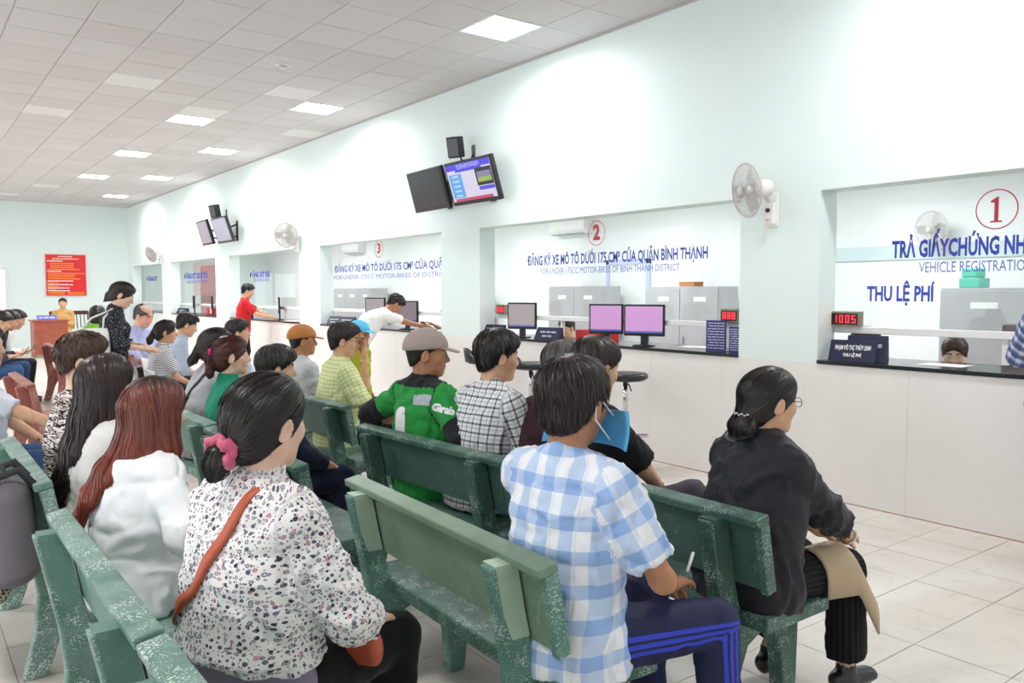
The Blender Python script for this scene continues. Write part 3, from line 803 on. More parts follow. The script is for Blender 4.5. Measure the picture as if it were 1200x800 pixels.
        if st == 'long' or hair.get('clear'):   # keep the hair outside the shirt
            pass
        v, qd = sdf_mesh(pr, L['hair'], planes=pl)
        if st == 'short' and vol > .5:
            up_ = np.clip(((v-Hc) @ Rh)[:, 2]/hs/.06, 0, 1); v = v+nrm_rows(v-Hc)*(vnoise(v*42, seed)*.0045*up_)[:, None]
        hm = MATS[hair['mat']]; rnd = np.full(len(v), .5); ns = int(hair.get('n', 2200)*L['st'])
        tie = hair.get('tie'); crown = T(0, -.035, .13); part = hair.get('part', 0.0)
        if ns:
            if tie:
                tp = T(*tie); td = Rh @ nrm(A(*hair.get('tdir', (0, -.3, -1))))
                def flow(p):
                    d = tp-p; r = np.linalg.norm(d, axis=1); z = ((p-Hc) @ Rh)/hs
                    tail = (z[:, 1] < tie[1]-.01) | (z[:, 2] < tie[2]-.015)
                    f = d/np.maximum(r, 1e-6)[:, None]; f[tail] = td; return f
            elif st == 'long':
                def flow(p):
                    z = ((p-Hc) @ Rh)/hs
                    f = np.zeros_like(p); f[:, 2] = -1.0
                    sx = np.clip((z[:, 0]-part)*30, -1, 1)*np.clip((z[:, 2]-.02)*14, 0, 1)
                    return f+(Rh @ A(1, 0, 0))[None]*sx[:, None]*1.2+(Rh @ A(0, -1, 0))[None]*(np.clip((z[:, 2]-.06)*8, 0, 1)*.5)[:, None]
            else:
                cmb = Rh @ A(*hair.get('comb', (.25, .1, 0)))
                def flow(p):
                    d = p-crown; d /= np.maximum(np.linalg.norm(d, axis=1), 1e-6)[:, None]
                    return d+cmb[None]*.8+A(0, 0, -.5)
            keep = None
            if pl: keep = lambda q: ((q-pl[0][0]) @ pl[0][1]) < -.004
            gv, gq, gc = groom(pr, pl, v, flow, ns, hair.get('len', .07)*hs, L['sw']*hair.get('wid', 1.0), steps=6 if st in ('short', 'bald') else 9, lift=hair.get('lift', .004), rng=rng, keep=keep, wobble=.22 if st == 'short' else .10)
            if pl:   # no strand beyond the hairline
                lim = hair.get('over', .008); nst = (8 if st in ('short', 'bald') else 12)
                dd = (gv-pl[0][0]) @ pl[0][1]
                bad = dd > lim
                gv[bad] -= pl[0][1][None]*(dd[bad]-lim)[:, None]
            qd = np.concatenate([qd, gq+len(v)]); v = np.concatenate([v, gv]); rnd = np.concatenate([rnd, gc])
        mh = fast_mesh('hair', v, qd); set_attr(mh, 'rnd', np.stack([rnd, ((v-Hc) @ Rh)[:, 2]/hs, ((v-Hc) @ Rh)[:, 0]/hs], 1))
        info['hair'] = link('hair', mh, root, hm)
    info['T'] = T
    if extra: extra(info)
    return info
# ---------------------------------------------------------------- the room
def f_paint(c, c2):
    def fn(t, b):
        t.link(t.mix(t.ramp(t.noise(.6, t.obj(), 3), .3, .7), hexc(c), hexc(c2)), b.inputs['Base Color']); t.bump(t.noise(180, t.obj(), 3), .05, .002)
    return fn
mat('paint_mint', '#e0eeec', .75, spec=.3, fn=f_paint('#e6f3f1', '#eaf5f3')); mat('paint_white', '#f1f3f3', .8, spec=.3, fn=f_paint('#f2f4f4', '#ecefef'))
mat('ceiling_grid', '#c4bdbc', .7); mat('grout', '#a8978c', .9)
def f_ctile(t, b):
    oi = t.new('ShaderNodeObjectInfo').outputs['Random']
    c = t.mix(oi, hexc('#d3cfcf'), hexc('#cdc8c8')); c = t.mix(t.math('GREATER_THAN', oi, .985), c, hexc('#e2e0df'))
    t.link(c, b.inputs['Base Color']); t.bump(t.noise(240, t.obj(), 2), .06, .002)
mat('ceiling_tile', '#dedada', .8, spec=.2, fn=f_ctile)
def f_floor(t, b):
    g = t.new('ShaderNodeNewGeometry').outputs['Position']
    n = t.noise(1.6, g, 6, .6, .6); n2 = t.noise(5.5, g, 5, .65, 1.2)
    c = t.mix(t.ramp(n, .35, .68), hexc('#dcd7d1'), hexc('#cfc6bb')); c = t.mix(t.math('MULTIPLY', t.ramp(n2, .55, .72), .5), c, hexc('#bcb2a9'))
    t.link(c, b.inputs['Base Color']); t.link(t.ramp(n2, -.9, 2.2), b.inputs['Roughness'])
mat('floor_tile', '#e2dad2', .3, spec=.5, fn=f_floor)
def f_clad(t, b):
    g = t.new('ShaderNodeNewGeometry').outputs['Position']
    t.link(t.mix(t.ramp(t.noise(1.1, g, 5, .6, .5), .35, .65), hexc('#f2eeeb'), hexc('#ece8e5')), b.inputs['Base Color'])
mat('clad_tile', '#d8d3cf', .28, spec=.5, fn=f_clad); mat('clad_grout', '#d9d3ce', .9); mat('skirt_line', '#b59484', .6)
mat('granite', '#23262a', .2, spec=.6, var=.4, vscale=120); mat('alu_white', '#f0f0ef', .4); mat('frame_white', '#eceeee', .5)
def f_glass(t, b):
    o = t.n['Material Output']; tr = t.new('ShaderNodeBsdfTransparent'); tr.inputs[0].default_value = (.965, .985, .98, 1); gl = t.new('ShaderNodeBsdfGlossy'); gl.inputs['Roughness'].default_value = .01
    lw = t.new('ShaderNodeLayerWeight'); fr = t.math('ADD', t.math('MULTIPLY', t.math('POWER', lw.outputs['Facing'], 5.0), .55), .025); mx = t.new('ShaderNodeMixShader')
    t.link(fr, mx.inputs[0]); t.link(tr.outputs[0], mx.inputs[1]); t.link(gl.outputs[0], mx.inputs[2]); t.link(mx.outputs[0], o.inputs['Surface'])
mat('glass', '#ffffff', fn=f_glass)
mat('panel_glow', '#ffffff', emit='#fffdfa', estr=9.0); mat('letter_blue', '#3c48bd', .5); mat('letter_blue_thin', '#5a65c4', .5); mat('letter_red', '#d23a44', .5); mat('letter_white', '#f4f4f4', .5)
mat('letter_orange', '#ff9a2e', .5); mat('letter_pale', '#ffd9c9', .5); mat('board_red', '#e8262a', .5); mat('board_rim', '#f0a0a0', .5)

x0, x1, y0, y1, RH, SX, SH = (ROOM[k] for k in ('x0', 'x1', 'y0', 'y1', 'h', 'sx', 'sh'))
def struct(o): o['kind'] = 'structure'; return o
SILL, HEAD, TH = 1.045, 2.315, .22
WIN = [(-.25, 3.5), (4.22, 7.95), (8.8, 12.5), (13.35, 17.0), (17.9, 21.45), (22.3, 25.5)]
# counter wall with six openings
wr = MB(); wr.box((x1, y0, HEAD), (x1+TH, y1, RH)).box((x1+.012, y0, 0), (x1+TH, y1, SILL-.03))
ed = [y0]+[v for w in WIN for v in w]+[y1]
for i in range(0, len(ed), 2): wr.box((x1, ed[i], SILL-.03), (x1+TH, ed[i+1], HEAD))
wall_right = struct(wr.build('wall_right', MATS['paint_mint']))
# cladding tiles on the lower wall
cl = MB().box((x1, 0, 0), (x1+.012, .7985, .5055)).mesh('cladding_tile'); cl.materials.append(MATS['clad_tile'])
for i in range(int((y1-y0)/.8)):
    for j, z in enumerate((.006, .509)):
        o = bpy.data.objects.new('cladding_tile', cl); COL.objects.link(o); o.parent = wall_right; o.location = (-.0006*((i*7+j*3) % 3), y0+i*.8+.0015, z)
struct(box_obj('trim_1', (x1-.004, y0, 0), (x1+.01, y1, .008), MATS['skirt_line']))
struct(box_obj('trim_2', (x1-.02, y0, RH-.022), (x1, y1, RH), MATS['ceiling_grid']))
# hall shell
wb = MB(); wx0, wx1, wz0, wz1 = .9, 2.45, 1.1, 2.2
wb.box((x0, y1, 0), (wx0, y1+.2, RH)).box((wx1, y1, 0), (SX+.2, y1+.2, RH)).box((wx0, y1, 0), (wx1, y1+.2, wz0)).box((wx0, y1, wz1), (wx1, y1+.2, RH))
struct(wb.build('wall_back', MATS['paint_mint']))
w7 = struct(empty('window_7', ((wx0+wx1)/2, y1, wz0)))
MB().box((-.82, -.03, -.05), (.82, .06, .03)).box((-.82, -.03, 1.07), (.82, .06, 1.15)).box((-.82, -.03, .03), (-.74, .06, 1.07)).box((.74, -.03, .03), (.82, .06, 1.07)).box((-.03, -.02, .03), (.03, .05, 1.07)).build('frame', MATS['frame_white'], w7, .006)
for q in (-.74, .03): MB().box((q, .01, .03), (q+.71, .016, 1.07)).build('pane', MATS['glass'], w7)
struct(box_obj('wall_front', (x0, y0-.2, 0), (SX+.2, y0, RH), MATS['paint_white']))
# daylight side: a row of tall open bays, outside the picture to the left
wl = MB(); wl.box((x0-.25, y0, 3.3), (x0, y1, RH)); yy = y0
bays = [y0+.6+i*4.2 for i in range(7)]
edges = [y0]+[v for b_ in bays for v in (b_, b_+3.5)]+[y1]
for i in range(0, len(edges), 2): wl.box((x0-.25, edges[i], 0), (x0, edges[i+1], 3.3))
struct(wl.build('wall_left', MATS['paint_white']))
floor = struct(box_obj('floor', (x0-.25, y0-.2, -.12), (SX+.2, y1+.2, -.004), MATS['grout']))
struct(box_obj('wall_staff', (SX, y0, 0), (SX+.2, y1, RH), MATS['paint_white']))
struct(box_obj('ceiling_staff', (x1+TH, y0, SH), (SX, y1, SH+.1), MATS['paint_white']))
# floor tiles, 0.4 m, joints recessed
def vis_area(cs):
    ps = [proj(c) for c in cs]
    if min(p[2] for p in ps) < .25: return 0
    if max(p[0] for p in ps) < 0 or min(p[0] for p in ps) > 1200 or max(p[1] for p in ps) < 0 or min(p[1] for p in ps) > 800: return 0
    a = 0
    for i in range(4): a += ps[i][0]*ps[(i+1) % 4][1]-ps[(i+1) % 4][0]*ps[i][1]
    return abs(a)/2
def tile_field(parent, name, xs, ys, dx, dy, gap, z, th, m, skip, lim=300, xmax=1e9):
    cells = []
    for x in xs:
        for y in ys:
            if skip(x, y): continue
            cells.append((vis_area([(x, y, z), (min(x+dx, xmax), y, z), (min(x+dx, xmax), y+dy, z), (x, y+dy, z)]), x, y))
    cells.sort(reverse=True); rest = MB()
    base = MB().box((gap/2, gap/2, 0), (dx-gap/2, dy-gap/2, th)).mesh(name); base.materials.append(m)
    n = 0
    for a, x, y in cells:
        full = x+dx <= xmax+1e-6
        if a > 60 and n < lim:
            n += 1
            if full: me = base
            else: me = MB().box((gap/2, gap/2, 0), (xmax-x-gap/2, dy-gap/2, th)).mesh(name); me.materials.append(m)
            o = bpy.data.objects.new(name, me); COL.objects.link(o); o.parent = parent
            o.location = (x, y, z+random.Random(int(x*97+y*13)).uniform(-.0008, .0008))
        else: rest.box((x+gap/2, y+gap/2, z), (min(x+dx, xmax)-gap/2, y+dy-gap/2, z+th))
    r = rest.build(name+'_field', m, parent); r['kind'] = 'stuff'
tile_field(floor, 'floor_tile', [x0+.14+.4*i for i in range(-1, 26)], [y0-.2+.395*i for i in range(76)], .4, .395, .004, -.004, .004, MATS['floor_tile'], lambda x, y: x+.4 > x1+.35, 300)
struct(box_obj('floor_staff', (x1+.02, y0, -.004), (SX, y1, .002), MATS['floor_tile']))
# ceiling with a visible grid of lay-in tiles
ceil = struct(box_obj('ceiling', (x0-.25, y0-.2, RH+.004), (SX+.2, y1+.2, RH+.12), MATS['ceiling_grid']))
CX0, CDX, CY0, CDY = 2.07-.575*12, .575, 7.84-.6*20, .6
def near_panel(x, y): return any(abs(x+CDX/2-px) < .29 and abs(y+CDY/2-py) < .3 for px, py in SNAP)
def snap(p): return (CX0+CDX*(math.floor((p[0]-CX0)/CDX)+.5), CY0+CDY*(math.floor((p[1]-CY0)/CDY)+.5))
SNAP = [snap(p) for p in PANELS+PANELS2+PANELS3]
tile_field(ceil, 'ceiling_tile', [CX0+CDX*i for i in range(19)], [CY0+CDY*i for i in range(1, 51)], CDX, CDY, .009, RH-.004, .008, MATS['ceiling_tile'], lambda x, y: near_panel(x, y) or x > x1-.05, 300, x1-.02)
lightlab = ['square recessed ceiling light panel above the name plate ledge', 'large bright square ceiling light panel before the lit television', 'square recessed ceiling light panel above the leaning man in white',
            'square recessed ceiling light panel above the man in red', 'square recessed ceiling light panel near the pair of far televisions', 'square recessed ceiling light panel near the back wall corner', 'square ceiling light panel behind the seating area']
for i, (x, y) in enumerate(SNAP):
    if i < 7: lb, gp = lightlab[i], 'ceiling lights along the counter wall'
    elif i < 10: lb, gp = ['square ceiling light panel out from the wall, before the far televisions', 'square ceiling light panel out from the wall, level with the far televisions', 'square ceiling light panel out from the wall, towards the red notice board'][i-7], 'inner row of ceiling lights'
    else: lb, gp = 'square ceiling light panel on the open daylight side of the hall', 'outer row of ceiling lights'
    r = empty('ceiling_light', (x, y, RH), 0, lb, 'light', gp)
    MB().box((-.283, -.295, -.012), (.283, -.265, .003)).box((-.283, .265, -.012), (.283, .295, .003)).box((-.283, -.265, -.012), (-.255, .265, .003)).box((.255, -.265, -.012), (.283, .265, .003)).build('frame', MATS['alu_white'], r)
    MB().box((-.255, -.265, -.004), (.255, .265, .002)).build('diffuser', MATS['panel_glow'], r)
# smoke detector and small ceiling fittings
def detector(px, py, lb):
    p = onz(px, py, RH-.01); r = empty('smoke_detector', (p[0], p[1], RH-.004), 0, lb, 'detector')
    MB().lathe([(.075, 0), (.078, -.012), (.07, -.02)], 20).build('base', MATS['alu_white'], r); MB().lathe([(.055, -.02), (.055, -.035), (.03, -.05), (.005, -.052)], 20).build('sensor_dome', MATS['metal_silver'], r)
detector(331, 76, 'round smoke detector on the ceiling in front of the light by the man in red'); detector(112, 206, 'round smoke detector on the ceiling towards the red notice board'); detector(79, 226, 'round smoke detector on the ceiling close to the back wall')
# windows of the counter
def letters(win, s, px, py, h, m, bold, name='lettering', width=None, X=x1+.10, align='CENTER', space=1.0):
    """lettering lying on the glass plane, centred where the pixel ray meets that plane"""
    me = text_mesh(s, 1.0, bold/h, align=align, space=space)
    ys = [v.co.x for v in me.vertices]; sx = h if width is None else width/(max(ys)-min(ys))
    p = onx(px, py, X); me.materials.append(m)
    o = link(name, me, win); M = Matrix(((0, 0, -1, X), (-sx, 0, 0, p[1]), (0, h, 0, p[2]), (0, 0, 0, 1)))
    o.matrix_world = M; o.data.transform(M); o.matrix_world = Matrix.Identity(4)
    return o
wins = []
GX = x1+.27
for i, (a, b) in enumerate(WIN):
    w = struct(empty('window_%d' % (i+1))); wins.append(w)
    MB().box((GX-.035, a, 1.245), (GX+.035, b+.2, 1.295)).build('rail', MATS['alu_white'], w, .004)
    for t in (a+.03, a+(b-a)*.36, a+(b-a)*.68, b+.12): MB().box((GX-.018, t-.018, SILL+.03), (GX+.018, t+.018, 1.245)).build('post', MATS['alu_white'], w)
    n = 2
    for k in range(n): MB().box((GX-.004, a+(b-a)*k/n+.002, 1.295), (GX+.004, a+(b-a)*(k+1)/n-.002+.2*k, HEAD+.05)).build('pane', MATS['glass'], w)
    lbs = ['dark granite service ledge with the name plate and the two women clerks behind', 'dark granite service ledge carrying the red tray and pink monitors', 'dark granite service ledge the man in the white T-shirt leans on', 'dark granite service ledge where the man in red stands', 'dark granite service ledge of the window with the pink screen', 'dark granite service ledge of the last window before the back wall']
    meta(box_obj('counter_ledge', (x1-.015, a+.002, SILL-.028), (x1+.62, b-.002, SILL), MATS['granite'], None, .004), lbs[i], 'counter', 'service ledges')
def ring(win, px, py, r, m, X=GX-.008, th=.008):
    p = onx(px, py, X); mb = MB(); n = 40
    vs = [(X, p[1]+math.cos(t)*q, p[2]+math.sin(t)*q) for t in [2*math.pi*k/n for k in range(n)] for q in (r-th, r+th)]
    mb.add(vs, [(2*k, 2*k+1, (2*k+3) % (2*n), (2*k+2) % (2*n)) for k in range(n)]); return mb.build('number_ring', m, win)
LX = GX-.008
B, BT, R_ = MATS['letter_blue'], MATS['letter_blue_thin'], MATS['letter_red']
def yspan(pa, pb): return abs(onx(*pa, LX)[1]-onx(*pb, LX)[1])
letters(wins[0], 'TRẢ GIẤYCHỨNG NHẬN', 1131, 290, .165, B, .006, 'window_lettering', yspan((1040, 290), (1222, 290)), LX)
letters(wins[0], 'VEHICLE REGISTRATION', 1141, 312.5, .105, BT, .0, 'window_lettering', yspan((1074, 312), (1208, 312)), LX)
letters(wins[0], 'THU LỆ PHÍ', 1054, 345, .15, B, .005, 'window_lettering', yspan((1014, 345), (1093, 345)), LX)
ring(wins[0], 1168, 245, .128, R_, th=.004); p1 = onx(1168, 245, LX)
MB().prism([(p1[1]-.012, p1[2]-.075), (p1[1]+.014, p1[2]-.075), (p1[1]+.014, p1[2]+.045), (p1[1]+.036, p1[2]+.045), (p1[1]+.038, p1[2]+.056), (p1[1]-.002, p1[2]+.082), (p1[1]-.012, p1[2]+.082)], 0, LX-.001, LX).box((LX-.001, p1[1]-.035, p1[2]-.086), (LX, p1[1]+.037, p1[2]-.075)).build('window_number', R_, wins[0])
letters(wins[1], 'ĐĂNG KÝ XE MÔ TÔ DƯỚI 175 CM³ CỦA QUẬN BÌNH THẠNH', 711, 302, .15, B, .004, 'window_lettering', yspan((607, 304), (811, 298)), LX)
letters(wins[1], 'FOR UNDER 175CC MOTOR-BIKES OF BINH THANH DISTRICT', 707, 316, .095, BT, .0, 'window_lettering', yspan((626, 317), (785, 315)), LX)
ring(wins[1], 699, 273, .125, R_, th=.004); letters(wins[1], '2', 699, 273, .21, R_, .010, 'window_number', .105, LX)
letters(wins[2], 'ĐĂNG KÝ XE MÔ TÔ DƯỚI 175 CM³ CỦA QUẬN', 451, 313, .15, B, .003, 'window_lettering', yspan((387, 316), (516, 309)), LX)
letters(wins[2], 'FOR UNDER 175CC MOTOR-BIKES OF DISTRICT', 451, 323.5, .095, BT, .0, 'window_lettering', yspan((385, 325), (516, 322)), LX)
ring(wins[2], 444, 291.5, .125, R_, th=.005); letters(wins[2], '3', 444, 291.5, .2, R_, .008, 'window_number', .1, LX)
letters(wins[3], 'ĐĂNG KÝ XE', 304, 322, .14, B, .006, 'window_lettering', 1.1, LX); letters(wins[3], 'REGISTRATION', 306, 328, .09, BT, .0, 'window_lettering', .8, LX)
letters(wins[4], 'ĐĂNG KÝ XE Ô TÔ', 229, 323.5, .17, B, .010, 'window_lettering', 1.9, LX); letters(wins[4], 'CAR REGISTRATION', 230, 330, .1, BT, .0, 'window_lettering', 1.7, LX)
letters(wins[5], 'ĐĂNG KÝ', 178, 327, .15, B, .008, 'window_lettering', 1.2, LX)
# red notice board on the back wall
pa = ony(53, 298, y1); pb = ony(101, 346, y1)
nb = empty('notice_board', ((pa[0]+pb[0])/2, y1-.03, (pa[2]+pb[2])/2), 0, 'red notice board with orange and white lines of print on the back wall', 'notice board')
bw, bh = pb[0]-pa[0], pa[2]-pb[2]
MB().box((-bw/2, -.01, -bh/2), (bw/2, .02, bh/2)).build('board', MATS['board_red'], nb, .004)
MB().box((-bw/2-.012, -.016, -bh/2-.012), (-bw/2, .02, bh/2+.012)).box((bw/2, -.016, -bh/2-.012), (bw/2+.012, .02, bh/2+.012)).box((-bw/2, -.016, bh/2), (bw/2, .02, bh/2+.012)).box((-bw/2, -.016, -bh/2-.012), (bw/2, .02, -bh/2)).build('rim', MATS['board_rim'], nb)
rows = [(.045, .30, .66, 'p'), (.10, .16, .82, 'p'), (.155, .03, .42, 'w'), (.215, .10, .70, 'o'), (.265, .10, .70, 'o'), (.315, .12, .70, 'o'), (.36, .04, .85, 'o'), (.405, .03, .38, 'w'), (.455, .05, .99, 'o'), (.50, .05, .74, 'o'), (.545, .05, .70, 'o'), (.59, .05, .85, 'o'),
        (.645, .03, .67, 'w'), (.69, .03, .30, 'o'), (.735, .03, .67, 'w'), (.78, .03, .30, 'o'), (.815, .03, .58, 'w'), (.85, .03, .25, 'o'), (.885, .03, .58, 'w'), (.93, .05, .45, 'o'), (.965, .05, .45, 'o'), (.93, .52, .95, 'o'), (.965, .52, .95, 'o')]
mbs = {k: MB() for k in 'pow'}; rr = random.Random(4)
for (v, a, b, k) in rows:
    x = a
    while x < b:
        l = rr.uniform(.02, .07); z = bh/2-v*bh; mbs[k].box((-bw/2+x*bw, -.0125, z-.012*bh), (-bw/2+min(x+l, b)*bw, -.01, z+.012*bh)); x += l+.008
for k, m in (('p', 'letter_pale'), ('o', 'letter_orange'), ('w', 'letter_white')): mbs[k].build('print_lines', MATS[m], nb)['kind'] = 'stuff'
# ---------------------------------------------------------------- benches
def f_terrazzo(c, c2, sp, dens=.30):
    def fn(t, b):
        o = t.obj(); vo = t.new('ShaderNodeTexVoronoi'); vo.inputs['Scale'].default_value = 150; t.link(o, vo.inputs['Vector'])
        base = t.mix(t.ramp(t.noise(9, o, 4), .35, .65), hexc(c), hexc(c2))
        spk = t.math('LESS_THAN', vo.outputs['Distance'], t.math('MULTIPLY', t.ramp(t.noise(14, o, 3), .3, .75), .55))
        t.link(t.mix(t.math('MULTIPLY', spk, .8), base, hexc(sp)), b.inputs['Base Color']); t.bump(t.noise(160, o, 2), .15, .003)
    return fn
def f_worn(c, c2, c3):
    def fn(t, b):
        o = t.obj(); a = t.mix(t.ramp(t.noise(3.5, o, 5, .6), .35, .65), hexc(c), hexc(c2)); n = t.noise(11, o, 5, .65, 1.0)
        t.link(t.mix(t.math('MULTIPLY', t.ramp(n, .58, .72), .6), a, hexc(c3)), b.inputs['Base Color']); t.link(t.ramp(n, -.4, 1.6), b.inputs['Roughness'])
    return fn
mat('bench_green_speck', '#3c7a63', .45, fn=f_terrazzo('#34594e', '#4b6f62', '#b3c6bd')); mat('bench_green', '#3f7d68', .4, fn=f_worn('#37584e', '#506f65', '#7d9a8f'))
mat('bench_sage_speck', '#5c9a85', .5, fn=f_terrazzo('#4c7d70', '#699185', '#d0e0d8')); mat('bench_sage', '#8fb098', .45, fn=f_worn('#6f8871', '#869f88', '#a9c0b0'))
mat('bench_pale_speck', '#6a9c88', .5, fn=f_terrazzo('#587e71', '#7b998d', '#d8e4de')); mat('bench_pale', '#7fb59c', .45, fn=f_worn('#5f8677', '#7d9f92', '#b3c9c0'))
mat('bench_terra_speck', '#9c5a4e', .5, fn=f_terrazzo('#8a4a40', '#a8665a', '#d9b5ac')); mat('bench_terra', '#9c5a4e', .45, fn=f_worn('#94554a', '#a8675b', '#c39188'))
mat('bench_sage_pale', '#b9cdb9', .5, fn=f_worn('#a9c2ab', '#bfd3bf', '#d3e2d4'))

BENCH = {}
def bench_meshes(kind, L):
    k = (kind, L)
    if k in BENCH: return BENCH[k]
    sm, sp = MATS['bench_'+kind], MATS['bench_'+kind+'_speck']; h = L/2
    prof = [(-.285, .0), (-.272, .045), (-.238, .18), (-.222, .33), (-.238, .48), (-.272, .65), (-.302, .788), (-.216, .792), (-.188, .65), (-.166, .56), (-.140, .47), (-.124, .445), (-.10, .402), (.205, .402), (.212, .32), (.206, .12), (.196, .012), (.186, 0), (.134, 0), (.124, .012), (.118, .15), (.10, .255), (.055, .325), (-.02, .338), (-.085, .31), (-.135, .20), (-.17, .08), (-.195, .012), (-.205, 0)]
    me_s = MB().prism(prof, 0, -.032, .032).mesh('support')
    # the upper smooth-painted faces of the support
    me_s.materials.append(sp); me_s.materials.append(sm)
    pn = MB(); a = math.atan2(.048, .245)
    def P(u, v, d):  # u along bench, v up the slope from panel bottom, d towards the front
        return (u, -.162-math.sin(a)*v+math.cos(a)*d, .556+math.cos(a)*v+math.sin(a)*d)
    def slab(mb, u0, u1, v0, v1, d0, d1):
        vs = [P(u, v, d) for d in (d0, d1) for v in (v0, v1) for u in (u0, u1)]
        mb.add(vs, [(0, 1, 3, 2), (4, 6, 7, 5), (0, 4, 5, 1), (2, 3, 7, 6), (0, 2, 6, 4), (1, 5, 7, 3)])
    slab(pn, -h+.03, h-.03, 0, .241, 0, .026); me_p = pn.mesh('back_panel'); me_p.materials.append(sm)
    rm = MB(); slab(rm, -h, h, .238, .268, -.030, .036); me_r = rm.mesh('top_rail'); me_r.materials.append(sm if kind == 'sage' else sp)
    le = MB(); slab(le, -.015, .015, -.006, .238, -.014, .034); me_l = le.mesh('end_lip'); me_l.materials.append(sp)
    st = MB().box((-h+.02, -.15, .402), (h-.02, .225, .455)).mesh('seat_slab'); st.materials.append(MATS['bench_green_speck'] if kind == 'sage' else sp)  # sage bench: darker green seat, with the seat's shade put into the colour
    BENCH[k] = (me_s, me_p, me_r, me_l, st); return BENCH[k]
def bench(x, y, label, kind='green', L=1.28, rz=-90.0, group='speckled concrete benches'):
    r = empty('concrete_bench', (x, y, 0), math.radians(rz), label, 'bench', group); ms, mp, mr, ml, st = bench_meshes(kind, L)
    for q in (-1, 1):
        o = link('support', ms, r); o.location = (q*(L/2-.17), 0, 0); bv = o.modifiers.new('b', 'BEVEL'); bv.width = .008; bv.segments = 2; bv.limit_method = 'ANGLE'; bv.angle_limit = 1.0
        f = MB(); f.prism([(-.232, .572), (-.262, .65), (-.290, .7935), (-.217, .7935), (-.190, .65), (-.172, .572)], 0, -.0335, .0335)
        o2 = f.build('painted_face', MATS['bench_'+kind if kind != 'sage' else 'bench_sage_pale'], o)
    p = link('back_panel', mp, r); m = link('top_rail', mr, p); s = link('seat_slab', st, r)
    e1, e2 = link('end_lip', ml, p), link('end_lip', ml, p); e1.location.x = -L/2+.015; e2.location.x = L/2-.015
    for o, w in ((p, .004), (m, .006), (s, .010), (e1, .005), (e2, .005)):
        bv = o.modifiers.new('b', 'BEVEL'); bv.width = w; bv.segments = 2; bv.limit_method = 'ANGLE'
    return r
bench(1.61, 2.29, 'sage green concrete bench with worn back, under the man in blue plaid', 'sage', 1.30, -92.5)
bench(2.44, 2.20, 'green concrete bench under the woman in the black jacket', 'green', 1.22)
bench(2.29, 3.48, 'green concrete bench under the men in the green jacket and the black-white plaid', 'green', 1.28, -87)
bench(2.52, 5.46, 'green concrete bench under the man in yellow-green checks', 'green', 1.28)
bench(2.54, 6.95, 'green concrete bench behind the bench of the orange-capped man', 'green', 1.28)
bench(1.56, 3.90, 'green concrete bench under the man in navy', 'green', 1.28)
bench(1.60, 5.25, 'pale green concrete bench under the woman in the green turtleneck', 'pale', 1.28)
bench(.62, 1.20, 'pale speckled empty concrete bench behind the woman in the floral blouse', 'pale', 1.22)
bench(.62, 2.46, 'pale green concrete bench under the women in the floral blouse and white hoodie', 'pale', 1.25)
bench(.64, 4.18, 'pale green concrete bench with the grey backpack on its back', 'pale', 1.25)
bench(.34, 5.80, 'pale green concrete bench under the man in jeans and white shirt', 'pale', 1.25)
for (x, y, L_, rz, lb) in [(1.95, 12.9, 1.3, -90, 'terracotta concrete bench beside the men bent over phones'), (.96, 13.0, 1.9, -104, 'terracotta concrete bench under the men bent over phones'), (2.40, 10.95, 1.3, -90, 'terracotta concrete bench under the bald man'), (2.35, 13.5, 1.3, -90, 'terracotta concrete bench under the person in lime green'), (1.05, 8.1, 1.3, -90, 'empty terracotta concrete bench nearer the green benches')]: bench(x, y, lb, 'terra', L_, rz, 'terracotta benches')

